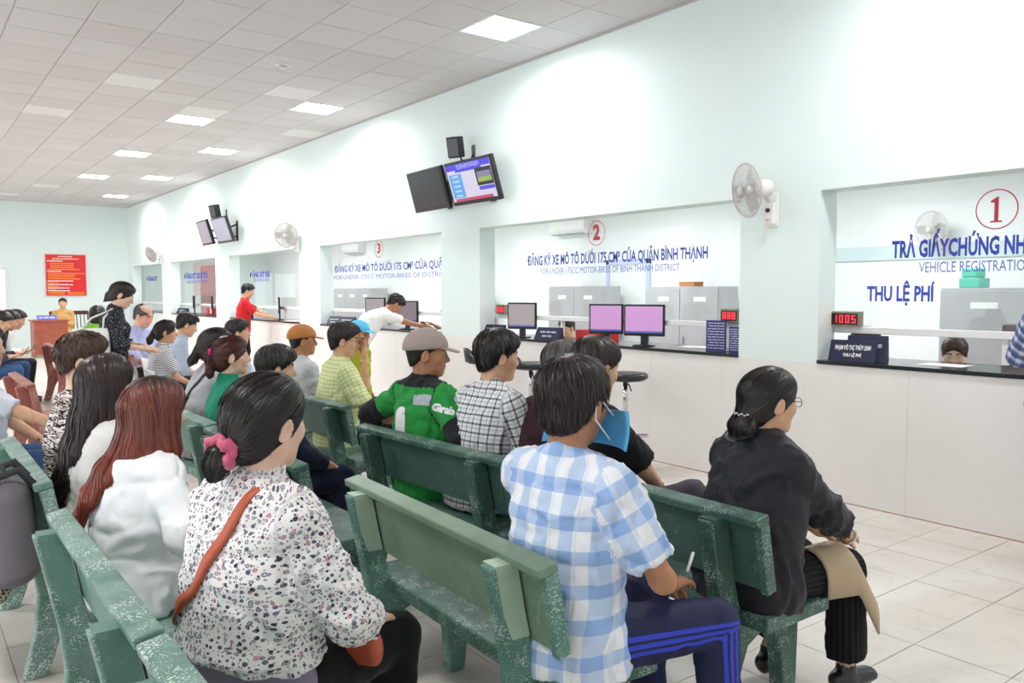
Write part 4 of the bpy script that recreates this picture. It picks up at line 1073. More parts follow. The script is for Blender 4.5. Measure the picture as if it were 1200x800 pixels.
# ---------------------------------------------------------------- wall fans
mat('fan_grey', '#cfc9c6', .45); mat('fan_white', '#efece9', .4); mat('fan_teal', '#3fb8a0', .4); mat('fan_blade', '#c9c4c0', .35)
def wall_fan(p, yaw, label, pitch=12, wire=1.0, group='wall fans'):
    """p: wall anchor (x on the wall face); head turned by yaw about z; local y away from the wall"""
    r = empty('wall_fan', p, math.radians(90), label, 'fan', group)       # local +y -> world -x
    MB().box((-.055, 0, -.17), (.055, .035, .10)).build('wall_plate', MATS['fan_white'], r, .012)
    MB().box((-.045, .03, -.15), (.045, .075, .02)).build('control_box', MATS['fan_white'], r, .012)
    for i, z in enumerate((-.04, -.11)): MB().lathe([(.018, 0), (.016, .018)], 14, Matrix.Translation((0, .073, z)), axis=1).build('knob', MATS['plastic_black' if i == 0 else 'fan_grey'], r)
    MB().tube([(0, .03, .03), (0, .10, .07), (0, .15, .10)], [.03, .028, .03], 12).build('arm', MATS['fan_white'], r)
    Mh = Matrix.Translation((0, .17, .12)) @ Matrix.Rotation(math.radians(yaw), 4, 'Z') @ Matrix.Rotation(math.radians(-pitch), 4, 'X')
    MB().lathe([(.03, -.09), (.062, -.075), (.07, -.02), (.066, .05), (.03, .075)], 18, Mh, axis=1).build('motor_housing', MATS['fan_white'], r)
    MB().box((.062, -.03, -.012), (.0725, .03, .014), Mh).build('badge', MATS['fan_teal'], r)
    g = MB(); R0 = .205; yc = .125
    for rr_, yo in ((.04, .05), (.08, .047), (.12, .04), (.16, .027), (.19, .012)): 
        for sgn in (1, -1): g.tube([Mh @ Vector((rr_*math.cos(t), yc+sgn*yo, rr_*math.sin(t))) for t in [2*math.pi*k/28 for k in range(28)]], .0018*wire, 4, closed=True)
    g.tube([Mh @ Vector((R0*math.cos(t), yc, R0*math.sin(t))) for t in [2*math.pi*k/36 for k in range(36)]], .007, 6, closed=True)
    for k in range(48):
        t = 2*math.pi*k/48
        for sgn in (1, -1): g.tube([Mh @ Vector((q*math.cos(t), yc+sgn*yo, q*math.sin(t))) for q, yo in ((.03, .052), (.09, .047), (.15, .032), (.19, .013), (R0, .0))], .0014*wire, 3, cap=False)
    g.build('guard', MATS['fan_grey'], r)
    MB().lathe([(.036, .048), (.036, .058), (.02, .064)], 16, Mh @ Matrix.Translation((0, yc, 0)), axis=1).build('guard_badge', MATS['fan_grey'], r)
    for k in range(3):
        b = MB(); t0 = 2*math.pi*k/3; n = 6; vs = []
        for i in range(n+1):
            q = .03+.155*i/n; wv = .05+.055*math.sin(math.pi*i/n*.8)
            for s_ in (-1, 1): 
                t = t0+s_*wv/q*.5 if q > .06 else t0+s_*.5
                vs.append(Mh @ Vector((q*math.cos(t), yc+s_*.016, q*math.sin(t))))
        b.add(vs, [(2*i, 2*i+1, 2*i+3, 2*i+2) for i in range(n)]); b.build('blade', MATS['fan_blade'], r)
    MB().lathe([(.032, -.03), (.03, .03)], 14, Mh @ Matrix.Translation((0, yc, 0)), axis=1).build('hub', MATS['fan_white'], r)
    MB().tube([(.04, .06, -.15), (.04, .06, -.3)], .0015, 4).build('pull_cord', MATS['fan_grey'], r)
    return r
fp = onx(907, 238, x1); wall_fan((x1, fp[1], fp[2]-.02), -22, 'white wall fan on the pillar between windows marked 1 and 2', 8)
fp = onx(350, 285, x1); wall_fan((x1, fp[1], fp[2]+.02), 45, 'white wall fan on the pillar left of the window marked 3', 8, 2.2)
fp = onx(190, 303, x1); wall_fan((x1, fp[1], fp[2]+.02), 20, 'white wall fan near the pair of far televisions', 20, 3.0)
# fan inside the staff room, behind window 1
sf = onx(1108, 272, 9.0)

# ---------------------------------------------------------------- televisions and speakers
mat('tv_black', '#1a1a1e', .35); mat('tv_off', '#2c2a2d', .12, spec=.6); mat('tv_grey_screen', '#4f505a', .2, emit='#c9c6d8', estr=.25)
def f_tvscreen(t, b):
    a = t.new('ShaderNodeTexCoord').outputs['Generated']; sp = t.new('ShaderNodeSeparateXYZ'); t.link(a, sp.inputs[0]); u, v = t.math('SUBTRACT', 1.0, sp.outputs[0]), sp.outputs[2]
    def inr(x, lo, hi): return t.math('MULTIPLY', t.math('GREATER_THAN', x, lo), t.math('LESS_THAN', x, hi))
    c = t.mix(0.0, hexc('#e3dcf4'), hexc('#e3dcf4'))
    def rect(c, u0, u1, v0, v1, col): return t.mix(t.math('MULTIPLY', inr(u, u0, u1), inr(v, v0, v1)), c, hexc(col))
    c = rect(c, 0, 1, .84, 1, '#4438ec'); c = rect(c, .20, .80, .78, .84, '#4438ec'); c = rect(c, .03, .32, .10, .74, '#58aef5'); c = rect(c, .64, 1, .34, .80, '#0c0b10')
    c = rect(c, .67, .97, .43, .70, '#8a86a8'); c = rect(c, .67, .97, .43, .55, '#9fbf4a'); c = rect(c, .66, 1.0, .22, .32, '#5a50e8'); c = rect(c, .06, .92, .0, .08, '#cc4a66')
    n = t.noise(40, a, 1); w = t.math('MULTIPLY', t.math('MULTIPLY', inr(u, .25, .78), inr(v, .86, .98)), t.math('GREATER_THAN', n, .52)); c = t.mix(t.math('MULTIPLY', w, .7), c, hexc('#f1efff'))
    w = t.math('MULTIPLY', t.math('MULTIPLY', inr(u, .10, .25), t.stripe(v, .13, .4)), inr(v, .12, .72)); c = t.mix(t.math('MULTIPLY', w, .7), c, hexc('#dcecff'))
    b.inputs['Base Color'].default_value = (.02, .02, .025, 1); t.link(c, b.inputs['Emission Color']); b.inputs['Emission Strength'].default_value = .42
mat('tv_picture', '#d8d2ee', .25, fn=f_tvscreen)
def tv(cx, cy, cz, w, h, rz, tilt, scr, label, group, thick=.06):
    r = empty('television', (cx, cy, cz), 0, label, 'television', group)
    M = Matrix.Rotation(math.radians(rz), 4, 'Z') @ Matrix.Rotation(math.radians(-tilt), 4, 'X')   # local screen faces +y, top tips forward
    MB().box((-w/2, -thick, -h/2), (w/2, 0, h/2), M).box((-w*.3, -thick-.05, -h*.3), (w*.3, -thick, h*.3), M).build('casing', MATS['tv_black'], r, .012)
    s = MB().box((-w/2+.03, 0, -h/2+.045), (w/2-.03, .004, h/2-.03)).build('screen', MATS[scr], r); s.matrix_local = M
    MB().tube([M @ Vector((0, -thick-.04, 0)), (x1-cx-.03, 0, .12), (x1-cx, 0, .12)], .018, 8).tube([M @ Vector((0, -thick-.04, -.1)), (x1-cx-.03, 0, -.12), (x1-cx, 0, -.12)], .014, 8).box((x1-cx-.012, -.05, -.2), (x1-cx-.0005, .05, .2)).build('bracket', MATS['plastic_black'], r)
    return r
tv(5.22, 7.66, 2.80, .92, .50, 90, 18, 'tv_picture', 'wall television showing a blue and white information screen', 'hall televisions')
tv(5.20, 8.58, 2.79, .86, .50, 90-3, 16, 'tv_off', 'switched-off black wall television beside the lit blue one', 'hall televisions')
tv(5.22, 16.45, 2.79, .92, .52, 90, 18, 'tv_grey_screen', 'far wall television with a grey screen next to its pair', 'far televisions'); tv(5.18, 17.45, 2.79, .86, .52, 90-3, 16, 'tv_grey_screen', 'far wall television with a bluish-grey screen, the one nearer the back wall', 'far televisions')
def speaker(cx, cy, cz, label, s=1.0):
    r = empty('loudspeaker', (cx, cy, cz), 0, label, 'loudspeaker', 'wall speakers'); M = Matrix.Rotation(math.radians(118), 4, 'Z') @ Matrix.Rotation(math.radians(-14), 4, 'X')
    MB().box((-.085*s, -.12*s, -.12*s), (.085*s, .0, .12*s), M).build('cabinet', MATS['plastic_black'], r, .012)
    MB().box((-.07*s, 0, -.105*s), (.07*s, .008, .105*s), M).build('grille', MATS['tv_off'], r, .003)
    d = x1-cx; MB().tube([M @ Vector((0, -.11*s, -.02)), (d*.45, 0, -.16), (d*.8, 0, -.14), (d-.002, 0, -.05)], .012, 8).box((d-.012, -.03, -.12), (d-.001, .03, .06)).build('bracket', MATS['plastic_black'], r)
p = onx(531, 173, 5.25); speaker(5.25, p[1], p[2], 'small black wall speaker above the lit blue television'); p = onx(249, 248, 5.25); speaker(5.25, p[1], p[2], 'small black wall speaker above the far televisions', 1.1)

# ---------------------------------------------------------------- things on the service ledges
def f_scr(c):
    def fn(t, b):
        a = t.new('ShaderNodeTexCoord').outputs['Generated']; sp = t.new('ShaderNodeSeparateXYZ'); t.link(a, sp.inputs[0])
        n = t.noise(60, a, 1); w = t.math('MULTIPLY', t.stripe(sp.outputs[2], .06, .5), t.math('GREATER_THAN', n, .5)); col = t.mix(t.math('MULTIPLY', w, .18), hexc(c), hexc('#6a4a78')); col = t.mix(t.math('LESS_THAN', sp.outputs[2], .07), col, hexc('#5a63c0'))
        b.inputs['Base Color'].default_value = (.02, .02, .025, 1); t.link(col, b.inputs['Emission Color']); b.inputs['Emission Strength'].default_value = .44
    return fn
mat('scr_pink', '#d79ad6', .2, fn=f_scr('#d9a0da')); mat('scr_grey', '#b3a6a2', .2, fn=f_scr('#a89c9a')); mat('scr_dim', '#8c7470', .2, fn=f_scr('#7d6a70'))
ZC = SILL
def monitor(y, scr, label, w=.36, h=.30, X=5.655, rz=116, zc=1.29, group='counter monitors'):
    r = empty('monitor', (X, y, ZC), math.radians(rz), label, 'monitor', group); z = zc-ZC
    MB().box((-w/2, -.035, z-h/2), (w/2, 0, z+h/2)).build('casing', MATS['plastic_black'], r, .008)
    MB().box((-w/2+.018, 0, z-h/2+.03), (w/2-.018, .003, z+h/2-.018)).build('screen', MATS[scr], r)
    MB().box((-.035, -.04, .01), (.035, -.012, z-h/2+.05)).build('neck', MATS['plastic_black'], r, .004); MB().lathe([(.11, 0), (.105, .012), (.03, .018)], 20).build('foot', MATS['plastic_black'], r)
monitor(7.29, 'scr_grey', 'black monitor with a grey-brown screen on the ledge marked 2'); monitor(5.92, 'scr_pink', 'black monitor with a pink screen next to the red tray'); monitor(5.40, 'scr_pink', 'black monitor with a pink screen next to the navy notice', .40)
monitor(9.89, 'scr_dim', 'black monitor with a dim brown screen in front of the leaning man'); monitor(10.95, 'scr_grey', 'grey monitor behind the leaning man', zc=1.33, X=5.72)
monitor(14.75, 'scr_grey', 'grey-screened monitor beside the man in red', zc=1.32, X=5.7, rz=70); monitor(18.6, 'scr_grey', 'monitor with a pale screen on the pink-screen ledge', zc=1.33, rz=70); monitor(20.0, 'scr_grey', 'second pale monitor on the pink-screen ledge beside the red box', zc=1.33, rz=70)
mat('navy_plate', '#1d2340', .4); mat('navy_sign', '#3a357e', .45)
def name_plate(y, label, lines, X=5.62, w=.30, h=.14, rz=78, group='desk name plates'):
    r = empty('name_plate', (X, y, ZC), math.radians(rz), label, 'name plate', group)
    MB().prism([(.05, 0), (-.03, h), (-.05, h), (-.075, 0)], 0, -w/2, w/2).build('stand', MATS['navy_plate'], r, .003)
    a = math.atan2(.08, h); M = Matrix.Translation((0, .0512, 0)) @ Matrix.Rotation(math.radians(90)+a, 4, 'X')
    for s, v, hh, ww in lines:
        me = text_mesh(s, hh, .0015); xs = [q.co.x for q in me.vertices]; k = min(ww/(max(xs)-min(xs)), 1.2); me.transform(Matrix.Translation((0, .0015, 0)) @ Matrix.Translation((0, .051, 0)) @ Matrix.Rotation(math.pi/2+a, 4, 'X') @ Matrix.Translation((0, v*math.hypot(.08, h), .001)) @ Matrix.Diagonal((k, 1, 1, 1)) @ Matrix.Rotation(0, 4, 'Z'))
        me.transform(Matrix.Diagonal((-1, 1, 1, 1))); me.flip_normals() if hasattr(me, 'flip_normals') else None
        me.materials.append(MATS['letter_white']); link('lettering', me, r)
name_plate(3.27, 'navy name plate reading Pham Vo Thi Thuy Linh on the ledge marked 1', [('PHẠM VÕ THỊ THÙY LINH', .64, .05, .25), ('THU LỆ PHÍ', .3, .034, .13)], w=.33, h=.155, rz=106, X=5.635)
mat('plate_print', '#c9ccd8', .5)
def plain(y, label, X=5.64, w=.28, h=.13, rz=106):
    r = empty('name_plate', (X, y, ZC), math.radians(rz), label, 'name plate', 'desk name plates')
    MB().prism([(.05, 0), (-.03, h), (-.05, h), (-.075, 0)], 0, -w/2, w/2).build('stand', MATS['navy_plate'], r, .003)
    pm = MB(); L_ = math.hypot(.08, h)
    for v, ws in ((.62, (-.105, -.05, -.035, .02, .035, .10)), (.30, (-.06, -.01, .005, .06))):
        for i in range(0, len(ws), 2): pm.box((ws[i], .0502-.08*(v-.07), h*(v-.07)), (ws[i+1], .0525-.08*(v+.07), h*(v+.07)))
    pm.build('print', MATS['plate_print'], r)
plain(7.80, 'navy name plate left of the grey-screened monitor marked 2'); plain(6.80, 'navy name plate between the grey monitor and the red tray', w=.32); plain(12.2, 'navy name plate at the far end of the ledge marked 3'); plain(11.75, 'wider navy name plate beside the far one on ledge marked 3', w=.34); plain(16.3, 'navy name plate left of the man in red'); plain(20.9, 'navy name plate on the pink-screen ledge', w=.42)
plain(3.20, 'dark blue stand behind the Pham Vo Thi Thuy Linh plate', X=5.70, w=.28, h=.19)
mat('red_plastic', '#e0352e', .4); mat('led_case', '#8c8a70', .5); mat('led_face', '#200808', .3); mat('led_digit', '#ff2a3c', emit='#ff2a3c', estr=1.1)
r = empty('letter_tray', (5.95, 6.36, ZC), math.radians(80), 'open red plastic tray on the ledge marked 2', 'tray')
MB().box((-.22, -.13, 0), (.22, .13, .012)).build('tray_floor', MATS['red_plastic'], r); MB().box((-.22, .118, .012), (.22, .13, .11)).box((-.22, -.13, .012), (-.208, .118, .11)).box((.208, -.13, .012), (.22, .118, .11)).box((-.208, -.13, .012), (.208, -.118, .11)).build('tray_walls', MATS['red_plastic'], r, .003)
r = empty('storage_box', (5.9, 19.4, ZC), math.radians(80), 'small red box on the ledge of the pink-screen window', 'box'); MB().box((-.16, -.1, 0), (.16, .1, .13)).build('body', MATS['red_plastic'], r, .01); MB().box((-.165, -.105, .13), (.165, .105, .155)).build('lid', MATS['red_plastic'], r, .008)
def led(px, py, txt, label, w=.2):
    p = onx(px, py, GX-.06); r = empty('queue_display', (GX-.06, p[1], 1.296), math.radians(90), label, 'display', 'LED queue displays')
    MB().box((-w/2, -.03, 0), (w/2, .03, .115)).build('casing', MATS['led_case'], r, .004); MB().box((-w/2+.012, .03, .014), (w/2-.012, .032, .1)).build('face', MATS['led_face'], r)
    SEG = {'0': 'abcdef', '1': 'bc', '5': 'acdfg', '2': 'abdeg', '8': 'abcdefg'}; m = MB(); n = len(txt); dw = (w-.04)/n
    for i, ch in enumerate(txt):
        cx = w/2-.02-dw*(i+.5); a, hh, zc = dw*.3, .028, .057
        S = {'a': (-a, a, hh*2-.004, hh*2+.004), 'd': (-a, a, -hh*2-.004+.0, -hh*2+.004), 'g': (-a, a, -.004, .004), 'f': (a-.008, a, 0, hh*2) if False else (a-.007, a, 0, hh), 'b': (-a, -a+.007, 0, hh), 'e': (a-.007, a, -hh, 0), 'c': (-a, -a+.007, -hh, 0)}
        S['a'] = (-a, a, hh-.006, hh); S['d'] = (-a, a, -hh, -hh+.006)
        for s_ in SEG.get(ch, 'g'):
            u0, u1, v0, v1 = S[s_]; m.box((cx+u0, .032, zc+v0), (cx+u1, .0335, zc+v1))
    m.build('digits', MATS['led_digit'], r)
led(992, 370, '1005', 'red LED queue display reading 1005 on the rail of window marked 1', .24); led(589, 357, '888', 'small red LED display at the far end of the rail of window marked 2', .17); led(857, 366, '888', 'small red LED display at the near end of the rail of window marked 2', .19)
# navy notices taped to the glass rail
def notice(px, py, label, w=.19, h=.27):
    p = onx(px, py, 5.62); r = empty('notice', (5.62, p[1], ZC), math.radians(100), label, 'notice', 'navy notices'); MB().box((-w/2, -.008, 0), (w/2, .0, h)).box((-w/2, -.06, 0), (w/2, -.008, .008)).build('card', MATS['navy_sign'], r); m = MB(); rr = random.Random(3)
    for k in range(10):
        x = -w*.42
        while x < w*.38: l = rr.uniform(.02, .05); m.box((x, 0, h*.92-k*h*.088-.008), (min(x+l, w*.42), .0012, h*.92-k*h*.088)); x += l+.008
    m.build('print', MATS['plate_print'], r)
notice(839, 395, 'navy printed notice standing on the ledge marked 2 near the pillar'); notice(862, 395, 'navy printed notice half hidden at the end of ledge marked 2', .12, .22)
# papers, webcam, stationery behind the glass
mat('paper', '#f6f6f4', .8)
for i, (X, y, lb) in enumerate([(5.85, 2.7, 'sheet of white paper on the ledge marked 1'), (5.95, 5.0, 'sheet of white paper beside the navy notice on ledge marked 2'), (5.8, 9.35, 'sheet of white paper by the dim monitor on ledge marked 3'), (5.7, 14.0, 'white paper under the hand of the man in red')]):
    meta(MB().box((-.105, -.15, 0), (.105, .15, .003)).build('paper_sheet', MATS['paper']), lb, 'paper', 'papers on ledges'); o = COL.objects[-1]; o.location = (X, y, ZC); o.rotation_euler = (0, 0, .3*i)
# ---------------------------------------------------------------- staff room
mat('steel_grey', '#b3b2b5', .5, var=.06); mat('steel_dark', '#8e8f93', .5); mat('door_blue', '#c3cdec', .5); mat('ac_white', '#f4f4f2', .4); mat('dark_wood', '#5a1f22', .4, var=.2); mat('teal_box', '#4fc7ac', .5)
def cabinet(X, ya, yb, h, label, dep=.45, group='staff room cabinets', doors=2):
    w = yb-ya; r = empty('steel_cabinet', (X, (ya+yb)/2, 0), math.radians(90), label, 'cabinet', group)   # front faces -x
    MB().box((-w/2, -dep, .02), (w/2, -.02, h)).build('body', MATS['steel_grey'], r, .005)
    for k in range(doors):
        a = -w/2+w*k/doors; d = MB().box((a+.006, -.02, .06), (a+w/doors-.006, 0, h-.03)).build('door', MATS['steel_grey'], r, .003)
        MB().box((a+w/doors-.09, 0, h*.48), (a+w/doors-.07, .02, h*.56)).build('handle', MATS['steel_dark'], d)
        MB().box((a+w/doors*.3, .0, h*.87), (a+w/doors*.62, .002, h*.91)).build('label_holder', MATS['alu_white'], d)
cabinet(8.6, 2.45, 4.05, 1.60, 'tall grey steel cabinet behind the window marked 1', doors=2); cabinet(9.05, 7.26, 8.62, 1.64, 'grey steel cabinet behind the pink-screened monitors'); cabinet(9.05, 9.6, 10.9, 1.66, 'grey steel cabinet behind the grey monitor marked 2'); cabinet(9.1, 17.6, 19.7, 1.66, 'grey steel cabinet behind the far end of window marked 3', doors=3); cabinet(9.1, 13.2, 14.4, 1.5, 'grey steel cabinet behind the leaning man')
r = empty('storage_box', (8.75, 3.78, 1.60), 0, 'teal box on top of the cabinet behind window marked 1', 'box'); MB().box((-.12, -.1, 0), (.12, .1, .1)).build('body', MATS['teal_box'], r, .01); MB().box((-.1, -.07, .1), (.1, .09, .2)).build('lid', MATS['teal_box'], r, .02)
r = empty('storage_box', (9.25, 7.9, 1.64), 0, 'small orange box on the cabinet behind the pink monitors', 'box'); MB().box((-.1, -.14, 0), (.1, .14, .05)).build('body', MATS['cap_orange'], r, .005); MB().box((-.105, -.145, .05), (.105, .145, .07)).build('lid', MATS['cap_orange'], r, .004)
def aircon(y, z, label, X=SX, w=.95):
    r = empty('air_conditioner', (X, y, z), math.radians(90), label, 'air conditioner', 'staff room air conditioners'); MB().prism([(0, -.14), (.17, -.14), (.22, -.06), (.20, .13), (0, .15)], 0, -w/2, w/2).build('casing', MATS['ac_white'], r, .015); MB().box((-w/2+.06, .10, -.145), (w/2-.06, .19, -.135)).build('outlet_flap', MATS['steel_dark'], r)
aircon(onx(655, 264, SX-.2)[1]-.2, 2.72, 'white air conditioner behind the number 2'); aircon(onx(410, 290, SX-.2)[1], 2.72, 'white air conditioner behind the far end of window marked 3'); aircon(2.2, 2.75, 'white air conditioner high behind the window marked 1')
wall_fan((SX, onx(1108, 272, SX)[1], 2.16), -10, 'white wall fan behind the glass lettering of window marked 1', 5)
dr = struct(empty('door_1', (SX, onx(737, 330, SX)[1], 0), math.radians(90))); MB().box((-.5, 0, 0), (-.42, .05, 2.1)).box((.42, 0, 0), (.5, .05, 2.1)).box((-.5, 0, 2.02), (.5, .05, 2.1)).build('frame', MATS['door_blue'], dr, .005); lf_ = MB().box((-.42, .0, .01), (.42, .03, 2.02)).build('leaf', MATS['frame_white'], dr); MB().tube([(.34, .03, 1.0), (.34, .07, 1.0), (.24, .07, 1.0)], .01, 8).build('handle', MATS['metal_silver'], lf_)
mat('pink_screen', '#f0c6ca', .6); mat('teal_band', '#cfe0e2', .6)
r = meta(MB().box((-.02, -1.35, 0), (.02, 1.35, 1.35)).box((-.03, -1.35, 0), (.03, -1.31, 1.35)).box((-.03, 1.31, 0), (.03, 1.35, 1.35)).build('privacy_screen', MATS['pink_screen']), 'pink privacy screen behind the fifth service window', 'screen'); r.location = (6.9, 22.2, .95)
MB().box((-.15, -1.3, -.95), (.15, -1.25, 0)).box((-.15, 1.25, -.95), (.15, 1.3, 0)).build('foot', MATS['steel_dark'], r)
struct(box_obj('trim_3', (SX-.03, 3.7, 1.95), (SX, 6.9, 2.12), MATS['teal_band']))
r = empty('office_chair', (7.3, 2.55, 0), math.radians(-110), 'dark red high-backed office chair behind the window marked 1', 'chair'); MB().box((-.25, -.25, .45), (.25, .25, .53)).build('seat', MATS['dark_wood'], r, .03); MB().box((-.24, -.27, .6), (.24, -.2, 1.3)).build('backrest', MATS['dark_wood'], r, .03); MB().tube([(0, 0, .08), (0, 0, .45)], .03, 10).build('column', MATS['plastic_black'], r); MB().box((-.04, -.26, .48), (.04, -.22, .7)).build('back_bar', MATS['plastic_black'], r)
for k in range(5): t = 2*math.pi*k/5; MB().tube([(0, 0, .09), (.28*math.cos(t), .28*math.sin(t), .04)], .02, 6).build('leg', MATS['plastic_black'], r)
for k, (X, y) in enumerate([(6.55, 6.6), (6.35, 1.3), (6.6, 9.6)]):
    r = empty('office_desk', (X+.25, y, 0), 0, ['white desk behind the red tray and the pink monitors', 'white desk behind the big fee-collection lettering', 'white desk in front of the tan-clad clerk'][k], 'desk', 'staff desks'); MB().box((-.35, -.7, .72), (.35, .7, .75)).build('desk_top', MATS['ac_white'], r, .004)
    for a in (-.66, .66): MB().box((-.33, a-.015, .0), (.33, a+.015, .72)).build('side_panel', MATS['ac_white'], r)

# ---------------------------------------------------------------- bar stools
mat('vinyl_black', '#1f1f23', .35, spec=.5); mat('chrome', '#d8d8dc', .12, metal=1.0)
def stool(x, y, label, rz=90):
    r = empty('bar_stool', (x, y, 0), math.radians(rz), label, 'stool', 'bar stools at the counter')
    MB().lathe([(.02, .775), (.16, .78), (.195, .80), (.2, .825), (.185, .845), (.05, .84)], 28).build('seat', MATS['vinyl_black'], r)
    b = MB(); n = 14
    for i in range(n):
        t0, t1 = [math.pi*(1.12+.76*(i+q)/n) for q in (0, 1)]; h0, h1 = [.80+.145*math.sin(math.pi*min(1, max(0, ((i+q)/n))))**.6 for q in (0, 1)]
        vs = []
        for t, h in ((t0, h0), (t1, h1)):
            for rr_, z in ((.175, .80), (.205, .80), (.225, h), (.20, h+.008)): vs.append((rr_*math.cos(t), rr_*math.sin(t), z))
        b.s = True; b.add(vs, [(0, 4, 5, 1), (1, 5, 6, 2), (2, 6, 7, 3), (3, 7, 4, 0)])
    b.build('backrest', MATS['vinyl_black'], r)
    MB().tube([(0, 0, .015), (0, 0, .45)], .03, 14).tube([(0, 0, .45), (0, 0, .78)], .022, 14).build('pole', MATS['chrome'], r)
    MB().lathe([(.2, 0), (.2, .008), (.05, .03), (.03, .05)], 28).build('base', MATS['chrome'], r)
    MB().tube([(.03, 0, .30)]+[(.03+.0*k+.13*math.sin(t)*1.0, .15-.15*math.cos(t) if False else .14*math.cos(t)+.06, .30) for k, t in enumerate([math.pi*j/12 for j in range(13)])]+[(-.03, .0, .30)], .009, 6).build('footrest', MATS['chrome'], r)
    MB().tube([(.03, 0, .77), (.12, .02, .745), (.15, .03, .70)], .006, 6).build('lever', MATS['plastic_black'], r)
for (px, py, lb) in [(733, 437, 'black vinyl bar stool by the counter beside the pink monitors'), (567, 422, 'black vinyl bar stool by the counter left of the man in black-white plaid'), (622, 428, 'black vinyl bar stool by the counter under the navy name plate')]:
    p = onx(px, py, 5.12); stool(5.12, p[1], lb, -127)
# ---------------------------------------------------------------- furniture further back
mat('wood_red', '#a8563f', .4, var=.25, vscale=6); mat('wood_dark', '#5a2c24', .4, var=.2); mat('plastic_chair', '#e6e6e2', .4)
r = empty('reception_desk', (2.98, 22.6, 0), 0, 'red-brown wooden desk of the officer by the back wall', 'desk')
MB().box((-.36, -.33, .06), (.36, -.30, .86)).build('front_panel', MATS['wood_red'], r, .004); MB().box((-.4, -.36, .86), (.4, .36, .9)).build('desk_top', MATS['wood_red'], r, .006)
for a in (-.36, .33): MB().box((a, -.3, 0), (a+.03, .33, .86)).build('side_panel', MATS['wood_red'], r)
mat('plate_blue', '#5b78d8', .4)
r = empty('name_plate', (2.92, 22.42, .9), 0, 'blue name plate on the officer desk', 'name plate'); MB().prism([(-.05, 0), (.03, .11), (.05, .11), (.06, 0)], 0, -.21, .21).build('stand', MATS['plate_blue'], r, .003); pm = MB()
for a, b_ in ((-.17, -.09), (-.07, .03), (.05, .16)): pm.box((a, -.03, .04), (b_, -.018, .07))
pm.build('print', MATS['letter_white'], r)
def wood_chair(x, y, rz, lb):
    r = empty('wooden_chair', (x, y, 0), math.radians(rz), lb, 'chair'); MB().box((-.22, -.2, .42), (.22, .22, .46)).build('seat', MATS['wood_dark'], r, .006)
    for a in (-.2, .2):
        MB().tube([(a, -.2, 0), (a, -.2, .44), (a, -.25, 1.05)], .018, 8).build('leg', MATS['wood_dark'], r); MB().tube([(a, .19, 0), (a, .19, .43)], .018, 8).build('leg', MATS['wood_dark'], r)
    MB().box((-.21, -.265, .98), (.21, -.235, 1.08)).build('top_rail', MATS['wood_dark'], r, .005)
    for a in (-.1, 0, .1): MB().tube([(a, -.2, .45), (a, -.25, 1.0)], .012, 6).build('back_slat', MATS['wood_dark'], r)
wood_chair(4.0, 23.9, 200, 'dark wooden chair beside the officer'); wood_chair(3.42, 23.6, 195, 'dark wooden chair under the officer')
def plastic_chair(x, y, rz, lb):
    r = empty('plastic_chair', (x, y, 0), math.radians(rz), lb, 'chair', 'white plastic chairs'); n = 8
    vs = []; prof = [(.22, .40), (.2, .425), (0, .415), (-.16, .42), (-.2, .46), (-.225, .6), (-.25, .78), (-.262, .83)]
    for (y_, z_) in prof:
        for k in range(7): 
            u = (k-3)/3; vs.append((u*.215, y_+.02*u*u*(1 if z_ < .45 else .6), z_+.012*u*u*(1 if z_ < .45 else 0)))
    b = MB(); b.s = True; b.add(vs, [(i*7+k, i*7+k+1, i*7+k+8, i*7+k+7) for i in range(7) for k in range(6)]); o = b.build('shell', MATS['plastic_chair'], r); so = o.modifiers.new('s', 'SOLIDIFY'); so.thickness = .012
    for a in (-.19, .19):
        for c in (-.17, .17): MB().tube([(a*.95, c*.9, .41), (a*1.15, c*1.2, 0)], [.018, .014], 8).build('leg', MATS['plastic_chair'], r)
for (x, y, rz, lb) in [(2.05, 10.15, -95, 'white plastic chair standing empty behind the woman in stripes'), (2.42, 9.55, -92, 'white plastic chair under the man in the pale blue shirt'), (2.1, 8.75, -92, 'white plastic chair under the woman in stripes'), (2.12, 8.1, -92, 'white plastic chair with its seat edge in front of the grey-topped woman')]: plastic_chair(x, y, rz, lb)
